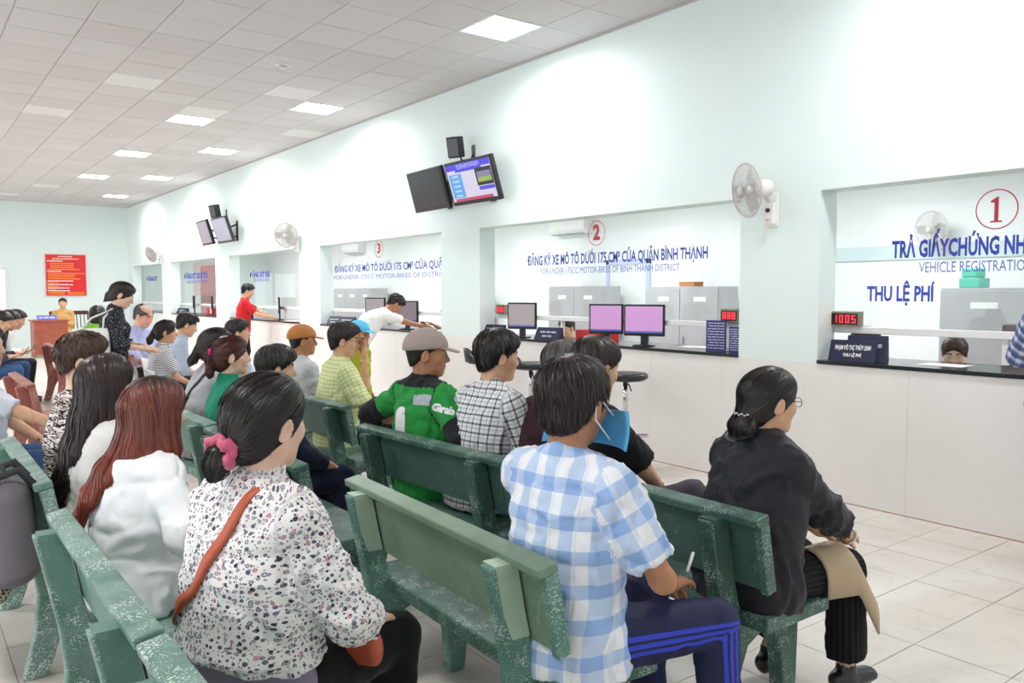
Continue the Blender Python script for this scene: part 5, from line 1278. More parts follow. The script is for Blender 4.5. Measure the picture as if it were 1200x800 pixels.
# ---------------------------------------------------------------- people in the hall
def bvh_of(info):
    co, q = info['bvh']; return BVHTree.FromPolygons([tuple(map(float, c)) for c in co], [tuple(map(int, f)) for f in q])
def strap(info, pts, width, m, name, parent=None, off=.004, n=40, thick=.004):
    """a band laid on the shirt along a local polyline"""
    bv = bvh_of(info); P = [Vector(p) for p in pts]; seg = [0]
    for i in range(1, len(P)): seg.append(seg[-1]+(P[i]-P[i-1]).length)
    pos, nor = [], []
    for k in range(n+1):
        d = seg[-1]*k/n; i = max(j for j in range(len(P)-1) if seg[j] <= d+1e-9); t = (d-seg[i])/max(seg[i+1]-seg[i], 1e-6); p = P[i].lerp(P[i+1], min(t, 1))
        h, nn, _, dist = bv.find_nearest(p); pos.append(h); nor.append(nn)
    for _ in range(3):
        pos = [pos[0]]+[(pos[i-1]+pos[i]*2+pos[i+1])/4 for i in range(1, n)]+[pos[-1]]; nor = [nor[0]]+[((nor[i-1]+nor[i]*2+nor[i+1])/4).normalized() for i in range(1, n)]+[nor[-1]]
    vs, fs = [], []
    for k in range(n+1):
        d = (pos[min(k+1, n)]-pos[max(k-1, 0)]).normalized(); sd = d.cross(nor[k]).normalized()*width/2; p = pos[k]+nor[k]*off
        vs += [p-sd, p+sd, p+sd+nor[k]*thick, p-sd+nor[k]*thick]
    for k in range(n):
        a = 4*k
        for j in range(4): fs.append((a+j, a+(j+1) % 4, a+4+(j+1) % 4, a+4+j))
    mb = MB(); mb.s = True; mb.add(vs, fs); return mb.build(name, MATS[m], parent if parent is not None else info['root'])
def decal_text(info, s, size, origin, direction, up, m, bold=.0, name='lettering', shear=0.0):
    """letters projected on the shirt: origin outside, direction towards the cloth"""
    bv = bvh_of(info); me = text_mesh(s, size, bold); d = Vector(direction).normalized(); u = Vector(up); u = (u-d*u.dot(d)).normalized(); r = d.cross(u)
    bm = bmesh.new(); bm.from_mesh(me); bmesh.ops.subdivide_edges(bm, edges=[e for e in bm.edges if e.calc_length() > size*.2], cuts=2); bm.to_mesh(me); bm.free()
    for v in me.vertices:
        p = Vector(origin)+r*(v.co.x+shear*v.co.y)+u*v.co.y; h, nn, _, _ = bv.ray_cast(p, d)
        v.co = (h-d*.004) if h is not None else (p+d*.1)
    me.materials.append(MATS[m]); return link(name, me, info['root'])
def glasses(info, m='plastic_black', r=.021):
    T = info['T']; mb = MB()
    for q in (-1, 1): mb.tube([T(q*.031+r*1.12*math.cos(t), .106-.004*abs(math.cos(t)), .004+r*.82*math.sin(t)) for t in [2*math.pi*k/16 for k in range(16)]], .0014, 5, closed=True); mb.tube([T(q*(.031+r*1.1), .100, .010), T(q*.078, .06, .012), T(q*.083, -.008, .014), T(q*.080, -.026, -.004)], .0016, 5)
    mb.tube([T(-.009, .109, .008), T(0, .112, .010), T(.009, .109, .008)], .0014, 5); mb.build('glasses', MATS[m], info['root'])
def cap_hat(info, m, yaw=0, badge=None, lod=0):
    T = info['T']; R = info['Rh']; hs = info['hs']; h = .006 if lod == 0 else .009
    top = [Ell(T(0, -.012, .036), A(.096, .117, .101)*hs, R, k=.01)]; v, q = sdf_mesh(top, h, planes=((T(0, 0, .030), R @ nrm(A(0, .10, -1))),))
    root = info['root']; c = link('cap', fast_mesh('cap', v, q), root, MATS[m])
    pr = [ECap(T(0, .075, .036), T(0, .145, .020), R @ A(1, 0, 0), (.078*hs, .008*hs), (.060*hs, .007*hs), cap=.02*hs, k=.01)]; v, q = sdf_mesh(pr, min(h, .006)); link('visor', fast_mesh('visor', v, q), c, MATS[m])
    MB().lathe([(.008, -.002), (.007, .005), (.002, .007)], 10, Matrix.Translation(T(0, -.012, .132)) @ Matrix(R.tolist()).to_4x4()).build('button', MATS[m], c)
def seg_mesh(prims, h, name, m, parent, planes=()):
    v, q = sdf_mesh(prims, h, planes=planes); return link(name, fast_mesh(name, v, q), parent, MATS[m])
mat('scrunch_pink', '#d2597a', .4, sheen=.4, spec=.4, bump=.4, bscale=90); mat('clip_silver', '#c9c6cc', .25, metal=.8); mat('flower_pink', '#ff2f8a', .5)
ALL = []
def P_(*a, **k): 
    i = person(*a, **k); ALL.append(i); return i

# --- woman in the floral blouse
fl = P_((.71, 2.08), 18, 'woman in a white blouse with dark floral dots and a pink scrunchie', s=1.02, w=1.24, fem=True, lod=0, lean=5, hy=4, hp=2, hs=1.0, back=0,
   shirt=dict(mat='cloth_floral', sleeve=1.62, hem=.10, ease=.016, loose=.014, collar='stand', folds=.0055, name='blouse'), pants=dict(mat='cloth_black'), skin='skin_pale',
   RA=dict(hand=(.16, .30, .64), pole=(.9, -.5, -.6)), LA=dict(hand=(-.12, .30, .64), pole=(-.9, -.5, -.5)), seed=11,
   hair=dict(style='bun', mat='hair_black', tie=(-.020, -.118, -.052), tdir=(-.25, -.25, -1), lumps=[((-.028, -.125, -.078), (.040, .030, .040)), ((-.036, -.115, -.115), (.026, .022, .034))], len=.16, n=4200, vol=1.25, wid=.9, lift=.002))
T = fl['T']
sc = MB(); rr = random.Random(5); sc.s = True
c0 = np.array([-.022, -.122, -.058])
pts = []
for k in range(60):
    t = 2*math.pi*k/20+.4; R_2 = .036+.007*math.sin(3*t+k*.7); pts.append(T(c0[0]+R_2*math.cos(t)*1.05, c0[1]+.010*math.sin(5*t)+.004*math.cos(k), c0[2]+R_2*math.sin(t)*.9+.004*math.sin(k*1.3)))
sc.tube(pts, [.0125+.004*math.sin(k*1.9) for k in range(60)], 9, closed=True); sc.build('scrunchie', MATS['scrunch_pink'], fl['root'])
seg_mesh([p for p in [Cone(fl['P0']-A(.10, 0, .02), fl['P0']+A(.10, 0, -.02), .128, k=.03), ECap(fl['P0']-A(0, 0, .07), fl['P0']+A(0, 0, .15), A(1, 0, 0), (.190, .142), (.172, .128), k=.03)]], .011, 'undershirt', 'cloth_lavender', fl['root'], planes=((fl['P0']-A(0, 0, .075), A(0, 0, -1)),))
bag = empty('handbag', (0, 0, 0), 0, 'small orange leather shoulder bag on the lap of the woman in the floral blouse', 'handbag')
bag.matrix_world = fl['root'].matrix_world; bpy.context.view_layer.update(); bag.location = fl['root'].location; bag.rotation_euler = fl['root'].rotation_euler
seg_mesh([ECap(A(.10, .20, .585), A(.235, .22, .60), A(0, 0, 1), (.052, .028), (.050, .026), k=.02)], .006, 'bag_body', 'leather_orange', bag)
MB().tube([(.09, .17, .635), (.15, .165, .64), (.24, .185, .64)], .004, 6).build('zip', MATS['metal_silver'], bag)
strap(fl, [fl['SR']-fl['tx']*.085+A(0, .06, .05), fl['SR']-fl['tx']*.09+A(0, -.05, .05), fl['C']+A(.03, -.2, .12), fl['C']+A(-.08, -.2, -.02), fl['P0']+A(-.17, -.10, .16), fl['P0']+A(-.2, .02, .10)], .030, 'leather_orange', 'strap', bag)
# --- redhead in the white hoodie
rd = P_((.63, 3.04), 12, 'woman with long reddish-brown hair in a white hooded sweatshirt', s=.915, w=1.12, fem=True, lod=0, lean=9, hy=0, hp=4, hs=1.05,
   shirt=dict(mat='cloth_hoodie', sleeve=1.92, ease=.022, sease=.026, loose=.02, hem=-.05, collar='hood', folds=.007, name='hoodie'), pants=dict(mat='cloth_black'), skin='skin_pale',
   RA=dict(hand=(.27, .20, .62), pole=(1, -.4, -.5)), LA=dict(hand=(-.10, .34, .6)), seed=23,
   hair=dict(style='long', mat='hair_red', part=.02, vol=1.4, len=.30, n=4600, wid=1.05, lift=.004,
     tail=[[((0, -.055, -.03), (.086, .054)), ((.0, -.085, -.13), (.084, .048)), ((-.022, -.150, -.20), (.066, .030)), ((-.055, -.190, -.28), (.042, .022)), ((-.090, -.210, -.37), (.026, .016)), ((-.120, -.225, -.47), (.022, .014)), ((-.130, -.228, -.58), (.010, .007))],
           [((.060, .0, -.02), (.034, .060)), ((.075, .0, -.12), (.034, .055)), ((.080, .005, -.22), (.026, .036)), ((.075, .010, -.28), (.010, .012))],
           [((-.065, .005, -.02), (.030, .055)), ((-.080, .0, -.12), (.028, .05)), ((-.085, .0, -.20), (.014, .03))]]))
mat('lanyard_yellow', '#e0b23c', .6)
strap(rd, [rd['N']+A(.06, -.10, .03), rd['N']+A(.085, -.02, .03), rd['N']+A(.075, .08, -.05), rd['C']+A(.03, .2, .05)], .016, 'lanyard_yellow', 'lanyard', n=24)
# --- dark long hair
dk = P_((.65, 3.86), 12, 'woman with very long straight near-black hair and a white top beside the grey backpack', s=.945, w=1.0, fem=True, lod=0, lean=6, hy=-2, hp=4, hs=1.06,
   shirt=dict(mat='cloth_offwhite', sleeve=.7, collar='tee', folds=.004), pants=dict(mat='cloth_jeans'), skin='skin_pale', seed=31,
   hair=dict(style='long', mat='hair_longdark', part=0, vol=1.5, len=.34, n=3600, wid=1.1, lift=.004,
     tail=[[((0, -.055, -.03), (.095, .058)), ((-.005, -.080, -.14), (.098, .050)), ((-.02, -.115, -.26), (.094, .034)), ((-.03, -.145, -.38), (.074, .022)), ((-.03, -.160, -.47), (.040, .012))],
           [((.060, .0, -.02), (.034, .058)), ((.078, .0, -.12), (.030, .05)), ((.082, .0, -.22), (.02, .03))], [((-.065, .005, -.02), (.030, .055)), ((-.085, .0, -.12), (.03, .05)), ((-.095, -.01, -.22), (.02, .035))]]))
# --- man in the zebra-striped shirt
zb = P_((.68, 4.46), 6, 'young man with brown fade haircut in a black and white wavy-striped shirt', s=1.03, w=1.02, lod=1, lean=4, hy=-20, hs=1.04, shirt=dict(mat='cloth_zebra', sleeve=.8, collar='tee', folds=.004), pants=dict(mat='cloth_jeans'), skin='skin_pale', seed=41,
   hair=dict(style='short', mat='hair_brown', vol=1.2, n=5000, len=.032, lift=.005, cut=((0, -.1, -.060), (0, .5, -.87)), comb=(.4, .3, .1)))
# --- man at the picture edge in jeans
em = P_((.37, 5.72), -12, 'man in a white patterned shirt and blue jeans with one arm stretched out', s=1.06, w=1.0, lod=1, lean=2, hy=-15, shirt=dict(mat='cloth_patterned', sleeve=.85, folds=.005), pants=dict(mat='cloth_jeans', ease=.016), skin='skin', seed=45,
   RA=dict(hand=(.30, .52, .74), pole=(.3, -.5, -1)), hair=dict(style='short', mat='hair_black', n=1500))
# --- blue plaid man
bp = P_((1.61, 1.83), -10, 'man in a light blue and white plaid shirt and navy track pants', s=1.03, w=1.08, lod=0, lean=-2, twist=20, hy=27, hp=6, hs=1.04, back=.0,
   shirt=dict(mat='cloth_blueplaid', sleeve=.80, ease=.018, sease=.026, loose=.036, hem=-.085, collar='shirt', folds=.006), pants=dict(mat='cloth_track', ease=.016, folds=.004), skin='skin_tan', seed=51,
   RA=dict(hand=(.10, .30, .645), pole=(1, -.2, -.6), dir=(-.5, .8, -.1)), LA=dict(hand=(-.02, .33, .66), pole=(-1, -.2, -.6)), RL=dict(knee=(.17, .42, .53), ankle=(.20, .43, .09)), LL=dict(knee=(-.18, .42, .53), ankle=(-.2, .44, .09)),
   hair=dict(style='short', mat='hair_dark', vol=1.8, n=5500, len=.07, lift=.014, wid=.85, comb=(.3, .15, .1), cut=((0, -.1, -.088), (0, .55, -.83))))
T = bp['T']; mk = MB(); mk.s = True; nx, nz = 14, 4; vs = []
for j in range(nz+1):
    for i in range(nx+1):
        u = -1+2*i/nx; v = j/nz; x = u*.135+.02; y = .118-.085*abs(u)**2.2+.012*math.sin(v*math.pi); vs.append(T(x, y, -.105+.095*v+.012*abs(u)*(v-.5)))
mk.add(vs, [(j*(nx+1)+i, j*(nx+1)+i+1, (j+1)*(nx+1)+i+1, (j+1)*(nx+1)+i) for j in range(nz) for i in range(nx)]); o = mk.build('face_mask', MATS['mask_blue'], bp['root']); so = o.modifiers.new('s', 'SOLIDIFY'); so.thickness = .006
for q in (-1, 1): MB().tube([T(q*.10, .05, -.02), T(q*.089, .0, .022), T(q*.089, -.026, .010), T(q*.088, -.024, -.030), T(q*.10, .04, -.085)], .0022, 6).build('ear_loop', MATS['elastic_white'], o)
MB().tube([bp['arms'][1][2]+A(-.03, .09, .02), bp['arms'][1][2]+A(-.05, .13, .07)], .005, 6).build('paper_roll', MATS['paper'], None)
o = bpy.data.objects[[k.name for k in bpy.data.objects if k.name.startswith('paper_roll')][0]]; o.matrix_world = Matrix.Translation(bp['root'].location) @ Matrix.Rotation(bp['root'].rotation_euler.z, 4, 'Z'); meta(o, 'thin rolled white slip in the hand of the man in blue plaid', 'paper')
# --- woman in the black jacket
bj = P_((2.46, 1.81), -4, 'woman in a black jacket and glasses with black hair tied low', s=.95, w=1.2, fem=True, lod=0, lean=7, hy=-16, hp=2, hs=1.02, twist=-4,
   shirt=dict(mat='cloth_blackwin', sleeve=1.52, ease=.022, sease=.026, loose=.016, hem=-.085, collar='stand', folds=.007, name='jacket'), pants=dict(mat='cloth_pinstripe', ease=.014, flare=.02, end=.9), skin='skin', seed=61,
   RA=dict(hand=(.13, .43, .60), pole=(.9, -.6, -.5), dir=(-.55, .8, -.25), curl=16), LA=dict(hand=(.02, .40, .61), pole=(-.9, -.5, -.5), dir=(.6, .7, -.2)), RL=dict(knee=(.13, .43, .51), ankle=(.12, .42, .09), toe=(.1, 1, 0)), LL=dict(knee=(-.10, .42, .50), ankle=(-.14, .28, .09)),
   hair=dict(style='pony', mat='hair_streak', tie=(0, -.105, -.045), tdir=(0, -.15, -1), vol=1.0, len=.14, n=3600, lift=.002, wid=.9, tail=[[((0, -.10, -.04), (.036, .024)), ((0, -.108, -.085), (.058, .034)), ((0, -.104, -.150), (.056, .030)), ((0, -.100, -.180), (.034, .018))]]))
glasses(bj); T = bj['T']; cb = MB()
for k in range(11): a = math.pi*(-.42+.84*k/10); cb.lathe([(.0015, 0), (.0065, .003), (.006, .008), (.001, .011)], 7, Matrix.Translation(T(math.sin(a)*.046, -.095-math.cos(a)*.034, -.048+.004*(k % 2))))
cb.build('hair_clip', MATS['clip_silver'], bj['root'])
w = bj['arms'][1]; d = nrm(w[2]-w[1]); cw = w[2]-d*.012; u = nrm(np.cross(d, A(0, 0, 1))); v_ = np.cross(d, u); wt = MB(); wt.tube([cw+(u*math.cos(t)+v_*math.sin(t))*.031 for t in [2*math.pi*k/18 for k in range(18)]], .005, 6, closed=True); wt.build('wristwatch', MATS['metal_silver'], bj['root'])
# cloth draped over her knee
Hp, kn, an, _ = bj['legs'][1]; ax = nrm(kn-Hp); dv = MB(); dv.s = True; vs = []; nu, nv = 16, 10
prk = [Cone(Hp, kn, .110, .082), Cone(kn, an, .082, .07)]
fo = np.array(A(kn[0], kn[1], 0)); side = nrm(np.cross(ax, A(0, 0, 1)))
for i in range(nu+1):
    for j in range(nv+1):
        a = (-.62+1.24*j/nv)*math.pi*.95; t = i/nu
        c = kn-ax*.20*(1-t)+ax*(.0 if t < .6 else (t-.6)*.14); drop = 0 if t < .7 else -(t-.7)*.55
        r_ = .090+.012*t; p = c+side*math.sin(a)*r_*1.02+A(0, 0, 1)*math.cos(a)*r_+A(0, 0, drop)
        if abs(a) > 1.55: p = p+A(0, 0, -1)*(abs(a)-1.55)*.12+side*np.sign(a)*.006
        vs.append(p)
dv.add(vs, [(i*(nv+1)+j, i*(nv+1)+j+1, (i+1)*(nv+1)+j+1, (i+1)*(nv+1)+j) for i in range(nu) for j in range(nv)])
mat('cloth_beige', '#b8a283', .8, bump=.2, bscale=200, sheen=.2); o = dv.build('folded_hat', MATS['cloth_beige']); so = o.modifiers.new('s', 'SOLIDIFY'); so.thickness = .008; so.offset = 1
o.matrix_world = Matrix.Translation(bj['root'].location) @ Matrix.Rotation(bj['root'].rotation_euler.z, 4, 'Z'); meta(o, 'beige folded fabric hat draped over the knee of the woman in black', 'hat')
# --- two behind the blue plaid man
ba = P_((2.44, 2.66), -14, 'person in a black T-shirt and charcoal trousers sitting with one leg crossed', s=1.04, w=1.08, lod=1, lean=0, hy=10, hp=10, shirt=dict(mat='cloth_black', sleeve=.85, ease=.02, sease=.03, loose=.02, collar='tee'), pants=dict(mat='cloth_charcoal', ease=.018), skin='skin', seed=71,
   RA=dict(hand=(.05, .36, .64), pole=(1, .1, -.5)), RL=dict(knee=(.26, .38, .66), ankle=(-.05, .45, .50), free=1, lift=1, toe=(-.6, .8, 0)), hair=dict(style='short', mat='hair_dark', vol=1.7, n=3500))
bb = P_((2.50, 3.04), 4, 'person with greying hair in a maroon-black top, mostly hidden behind others', s=1.0, w=.86, lod=1, lean=10, hy=0, hp=10, shirt=dict(mat='cloth_maroon', sleeve=.9, collar='tee'), pants=dict(mat='cloth_darkgrey'), skin='skin', seed=73, hair=dict(style='short', mat='hair_grey', vol=1.6, n=3000))
# --- black and white plaid
pw = P_((2.36, 3.37), 6, 'man with short black hair in a black and white checked shirt', s=1.05, w=1.0, lod=1, lean=8, hy=-18, hp=4, shirt=dict(mat='cloth_bwplaid', sleeve=.85, ease=.018, loose=.02, folds=.005), pants=dict(mat='cloth_darkgrey'), skin='skin', seed=81, hair=dict(style='short', mat='hair_black', vol=1.8, n=4500, len=.05, lift=.008))
# --- green ride jacket
def gassign(c, g, names, pat, info):
    mi = np.zeros(len(c), int); arm = np.array([names[k].startswith('arm') for k in g]); mi[arm & (pat[:, 1] > .17)] = 1
    N = info['N']; z = (c-N) @ info['tz']; mi[(~arm) & (z > .012)] = 1
    y = (c-N) @ info['ty']; x = (c-N) @ info['tx']; mi[(~arm) & (z > -.075) & (z <= -.025) & (x > .05) & (y < .03)] = 2
    return mi
gj = P_((2.32, 3.82), 6, 'man in a bright green jacket with black sleeves and a beige cap', s=1.04, w=1.08, lod=0, lean=-4, hy=-38, hp=2, shirt=dict(mat=['cloth_grabgreen', 'cloth_jblack', 'cloth_jgrey'], assign=gassign, sleeve=1.35, ease=.022, sease=.028, loose=.014, collar='stand', folds=.006, name='jacket'), pants=dict(mat='cloth_darkgrey'), skin='skin_tan', seed=91,
   LA=dict(hand=(-.21, .02, .80), pole=(-.9, -.5, .1), palm=(0, 0, -1), dir=(.3, .9, 0)), RA=dict(hand=(.30, .14, .70), pole=(.8, -.8, -.2)), hair=dict(style='short', mat='hair_black', n=0, vol=.1, capped=1))
cap_hat(gj, 'cap_beige')
C, N, tx, ty, tz = gj['C'], gj['N'], gj['tx'], gj['ty'], gj['tz']
def pill(info, c, w_, h_, m, name):
    bv = bvh_of(info); mb = MB(); n = 28; vs = []
    for k in range(n):
        t = 2*math.pi*k/n; x = w_*math.copysign(abs(math.cos(t))**.7, math.cos(t)); z = h_*math.copysign(abs(math.sin(t))**.55, math.sin(t))
        for f in (0, .5, 1.0):
            p = Vector(c+info['tx']*x*f+info['tz']*z*f-info['ty']*.3); h, nn, _, _ = bv.ray_cast(p, Vector(info['ty'])); vs.append((h if h is not None else p+Vector(info['ty'])*.2)-Vector(info['ty'])*.005)
    fs = []
    for k in range(n):
        j = (k+1) % n; fs += [(3*k, 3*k+1, 3*j+1, 3*j) if False else (3*k, 3*k+1, 3*j+1), (3*k+1, 3*k+2, 3*j+2, 3*j+1)]
    mb.s = True; mb.add(vs, fs); return mb.build(name, MATS[m], info['root'])
pill(gj, C-tx*.03+tz*.05, .040, .095, 'cloth_white', 'back_patch')
S, el, wr = gj['arms'][1][:3]; mdl = S+(el-S)*.42
decal_text(gj, 'Grab', .052, mdl+A(.85, -.5, .12)*.3+tz*.04-A(.5, .85, 0)*.045, A(-.85, .5, -.12), tz-A(.5, .85, 0)*-.35, 'letter_white', .004, 'sleeve_lettering')
# --- yellow-green checks
yc_ = P_((2.55, 5.47), -6, 'man with glasses in a yellow-green checked shirt holding a hand to his face', s=1.02, w=1.04, lod=0, lean=3, hy=-24, hp=6, shirt=dict(mat='cloth_yellowcheck', sleeve=.88, ease=.02, sease=.026, loose=.02, hem=-.10, folds=.005), pants=dict(mat='cloth_black'), skin='skin', seed=101,
   LA=dict(hand=(.08, .17, 1.09), pole=(-.2, .3, -1), dir=(.0, .1, 1), palm=(0, -1, 0)), RA=dict(hand=(.16, .30, .66), pole=(.9, -.6, -.5)), hair=dict(style='short', mat='hair_dark', vol=1.5, n=4000))
glasses(yc_)
# --- orange-capped man, child, and others in that row
oc = P_((2.53, 6.20), 6, 'man in a tan-orange cap and pale grey shirt', s=.97, lod=1, lean=6, hy=-20, shirt=dict(mat='cloth_lightgrey', sleeve=1.2), pants=dict(mat='cloth_darkgrey'), skin='skin_tan', seed=111, hair=dict(style='short', mat='hair_black', n=0, vol=.1, capped=1)); cap_hat(oc, 'cap_orange', lod=1)
ch = P_((3.35, 6.75), -60, 'child in an olive-yellow top and a cyan cap beside the man in yellow-green checks', s=.72, stand=True, lod=1, hs=1.25, shirt=dict(mat='cloth_olive', sleeve=.7, collar='tee', hem=-.12), pants=dict(mat='cloth_tan'), skin='skin_tan', seed=113, hair=dict(style='short', mat='hair_black', n=0, vol=.1, capped=1)); cap_hat(ch, 'cloth_cyan', lod=1)
p8 = P_((2.52, 7.7), 0, 'man with full black hair and a pale blue shirt behind the woman in green', s=.98, lod=1, lean=5, hy=-18, shirt=dict(mat='cloth_fineblue', sleeve=.9), pants=dict(mat='cloth_darkgrey'), seed=115, hair=dict(style='short', mat='hair_black', vol=1.7, n=2500))
p9 = P_((1.57, 4.26), 0, 'man in navy clothes with straight black hair on a green bench', s=.94, lod=1, lean=4, hy=-10, hp=6, shirt=dict(mat='cloth_navy', sleeve=1.8, folds=.005), pants=dict(mat='cloth_navy', ease=.016), skin='skin', seed=117, hair=dict(style='short', mat='hair_black', vol=1.9, n=3500))
gt = P_((1.60, 5.02), -4, 'woman in a green turtleneck sweater with reddish hair tied up', s=.96, w=1.02, fem=True, lod=0, lean=3, hy=-8, hp=-2, shirt=dict(mat='cloth_green', sleeve=1.9, ease=.010, sease=.012, loose=.004, collar='turtle', folds=.003, name='sweater'), pants=dict(mat='cloth_black'), skin='skin_pale', seed=121,
   hair=dict(style='pony', mat='hair_auburn', tie=(.0, -.118, .010), tdir=(0, -.4, -1), len=.13, n=3200, lift=.002, lumps=[((0, -.135, .010), (.038, .030, .036))], tail=[[((0, -.13, -.01), (.032, .024)), ((.01, -.135, -.09), (.026, .020)), ((.01, -.12, -.15), (.010, .008))]]))
T = gt['T']; fm = MB()
for k in range(5): t = 2*math.pi*k/5; fm.lathe([(.002, 0), (.012, .003), (.010, .008), (.001, .01)], 8, Matrix.Translation(T(.03+.014*math.cos(t), -.128, .035+.014*math.sin(t))))
fm.build('hair_flower', MATS['flower_pink'], gt['root']); fm = MB()
for k in range(5): fm.tube([T(-.03+.015*k, -.02+.012*(k % 2), .128-.001*abs(k-2)), T(-.02+.015*k, -.045, .128), T(-.03+.015*k, -.06, .120)], .004, 6)
fm.build('hair_clip', MATS['clip_silver'], gt['root'])
p7 = P_((1.62, 5.62), 0, 'woman in a grey sleeveless top resting her chin on her hand', s=1.0, fem=True, lod=1, lean=10, hy=-18, hp=6, shirt=dict(mat='cloth_greytop', sleeve=0, collar='tee'), pants=dict(mat='cloth_black'), skin='skin', seed=123, RA=dict(hand=(.06, .28, 1.02), pole=(.4, .3, -1), dir=(-.1, .2, 1), palm=(-.3, -1, 0)),
   hair=dict(style='pony', mat='hair_dark', tie=(0, -.11, -.02), len=.14, tail=[[((0, -.11, -.02), (.03, .025)), ((0, -.14, -.10), (.032, .025)), ((0, -.13, -.22), (.012, .012))]]))
strap(p7, [p7['SR']-p7['tx']*.06+A(0, .02, .06), p7['SR']-p7['tx']*.06+A(0, -.08, .0), p7['C']+A(.0, -.2, .0), p7['P0']+A(-.15, -.1, .1)], .025, 'plastic_black', 'bag_strap')
# --- standing woman with tote, seated people near the white chairs
sw = P_((1.62, 8.42), -12, 'standing woman in a black patterned dress looking down with a white tote bag', s=.96, stand=True, fem=True, lod=1, hy=-4, hp=24, lean=6, w=.95, shirt=dict(mat='cloth_dress', sleeve=1.35, hem=-.42, ease=.016, loose=.06, collar='tee', name='dress', folds=.004), pants=None, skin='skin_pale', seed=131, RA=dict(hand=(.10, .28, 1.02), pole=(.6, -.8, -.4)), LA=dict(hand=(-.06, .30, 1.03), pole=(-.6, -.8, -.4)),
   hair=dict(style='pony', mat='hair_dark', tie=(0, -.11, -.04), len=.14, tail=[[((0, -.11, -.04), (.028, .024)), ((0, -.09, -.13), (.03, .022)), ((0, -.03, -.26), (.010, .010))]]))
tote = empty('tote_bag', sw['root'].location, 0, 'white cloth tote bag on the shoulder of the standing woman in black', 'bag'); tote.rotation_euler = sw['root'].rotation_euler
mat('canvas_white', '#ece9e6', .85, bump=.3, bscale=260)
sr = sw['SR']; seg_mesh([ECap(A(sr[0]+.06, -.30, 1.04), A(sr[0]+.05, -.03, 1.04), A(0, 0, 1), (.19, .035), (.19, .03), k=.02)], .012, 'bag_body', 'canvas_white', tote)
for y_ in (-.26, -.06): MB().tube([A(sr[0]+.055, y_, 1.20), A(sr[0]+.035, y_*.5-.02, 1.32), sr+A(.0, -.01, .075), sr+A(-.01, -.03, .075)], .009, 6).build('strap', MATS['canvas_white'], tote)
bd = P_((2.40, 10.92), -55, 'bald-fronted man in a lavender-blue shirt on a terracotta bench', s=1.12, w=1.15, lod=1, lean=4, hp=22, hy=8, shirt=dict(mat='cloth_lavender_check', sleeve=1.2), pants=dict(mat='cloth_darkgrey'), skin='skin_pink', seed=133, hair=dict(style='bald', mat='hair_grey', n=1200))
p26 = P_((2.42, 9.53), -8, 'man with black hair in a pale blue shirt bent forward on a white plastic chair', s=1.04, lod=1, lean=16, hy=0, hp=20, shirt=dict(mat='cloth_greyblue', sleeve=1.1), pants=dict(mat='cloth_black'), seed=135, hair=dict(style='short', mat='hair_black', vol=1.6, n=2000))
p25 = P_((2.12, 8.73), -2, 'woman with a long ponytail in a white top with thin dark stripes', s=.95, fem=True, lod=1, lean=6, hy=-14, hp=4, shirt=dict(mat='cloth_whitestripe', sleeve=.8, collar='tee'), pants=dict(mat='cloth_black'), seed=137, hair=dict(style='pony', mat='hair_dark', tie=(0, -.115, .0), len=.14, tail=[[((0, -.115, 0), (.03, .025)), ((0, -.15, -.08), (.035, .028)), ((0, -.15, -.24), (.02, .018)), ((0, -.13, -.3), (.008, .008))]]))
p27 = P_((2.35, 13.35), 40, 'person with black hair in a lime green top on a terracotta bench', s=1.06, lod=2, lean=6, hy=0, shirt=dict(mat='cloth_lime', sleeve=1.2), pants=dict(mat='cloth_darkgrey'), seed=139, hair=dict(style='long', mat='hair_black'))
for i, (x, y, m, lb, hd) in enumerate([(1.10, 13.52, 'cloth_white', 'man in a white shirt bent over a phone on a terracotta bench', -8), (.96, 12.98, 'cloth_darkjacket', 'man in a dark blue-black jacket bent over a phone on a terracotta bench', -6), (.82, 12.44, 'cloth_charcoal', 'person in charcoal beside the man in the dark jacket', -4)]):
    q = P_((x, y), hd, lb, s=1.06, lod=2, lean=24, hp=26, shirt=dict(mat=m, sleeve=1.8), pants=dict(mat='cloth_jeans' if i else 'cloth_darkgrey'), seed=141+i, RA=dict(hand=(.06, .36, .72)), LA=dict(hand=(-.06, .36, .72)), hair=dict(style='short', mat='hair_black', vol=1.5))
    if i < 2:
        p = q['arms'][1][2]; M = Matrix.Translation(q['root'].location) @ Matrix.Rotation(q['root'].rotation_euler.z, 4, 'Z'); ph = empty('mobile_phone', M @ Vector((p[0]-.04, p[1]+.10, p[2]+.035)), q['root'].rotation_euler.z, ['dark mobile phone held by the man in the white shirt', 'dark mobile phone held by the man in the dark jacket'][i], 'phone'); MB().box((-.035, -.005, -.07), (.035, .004, .07), Matrix.Rotation(-.6, 4, 'X')).build('casing', MATS['plastic_black'], ph, .003); MB().box((-.031, -.0065, -.062), (.031, -.005, .062), Matrix.Rotation(-.6, 4, 'X')).build('screen', MATS['scr_grey'], ph)
of = P_((3.42, 23.55), -105, 'officer in a tan uniform sitting behind the wooden desk', s=1.10, w=1.15, lod=2, seat=.46, lean=-8, hp=-4, shirt=dict(mat='cloth_tan', sleeve=1.85), pants=dict(mat='cloth_tan'), skin='skin', seed=151, RA=dict(hand=(.06, .20, .80)), LA=dict(hand=(-.06, .20, .80)), hair=dict(style='short', mat='hair_black'))
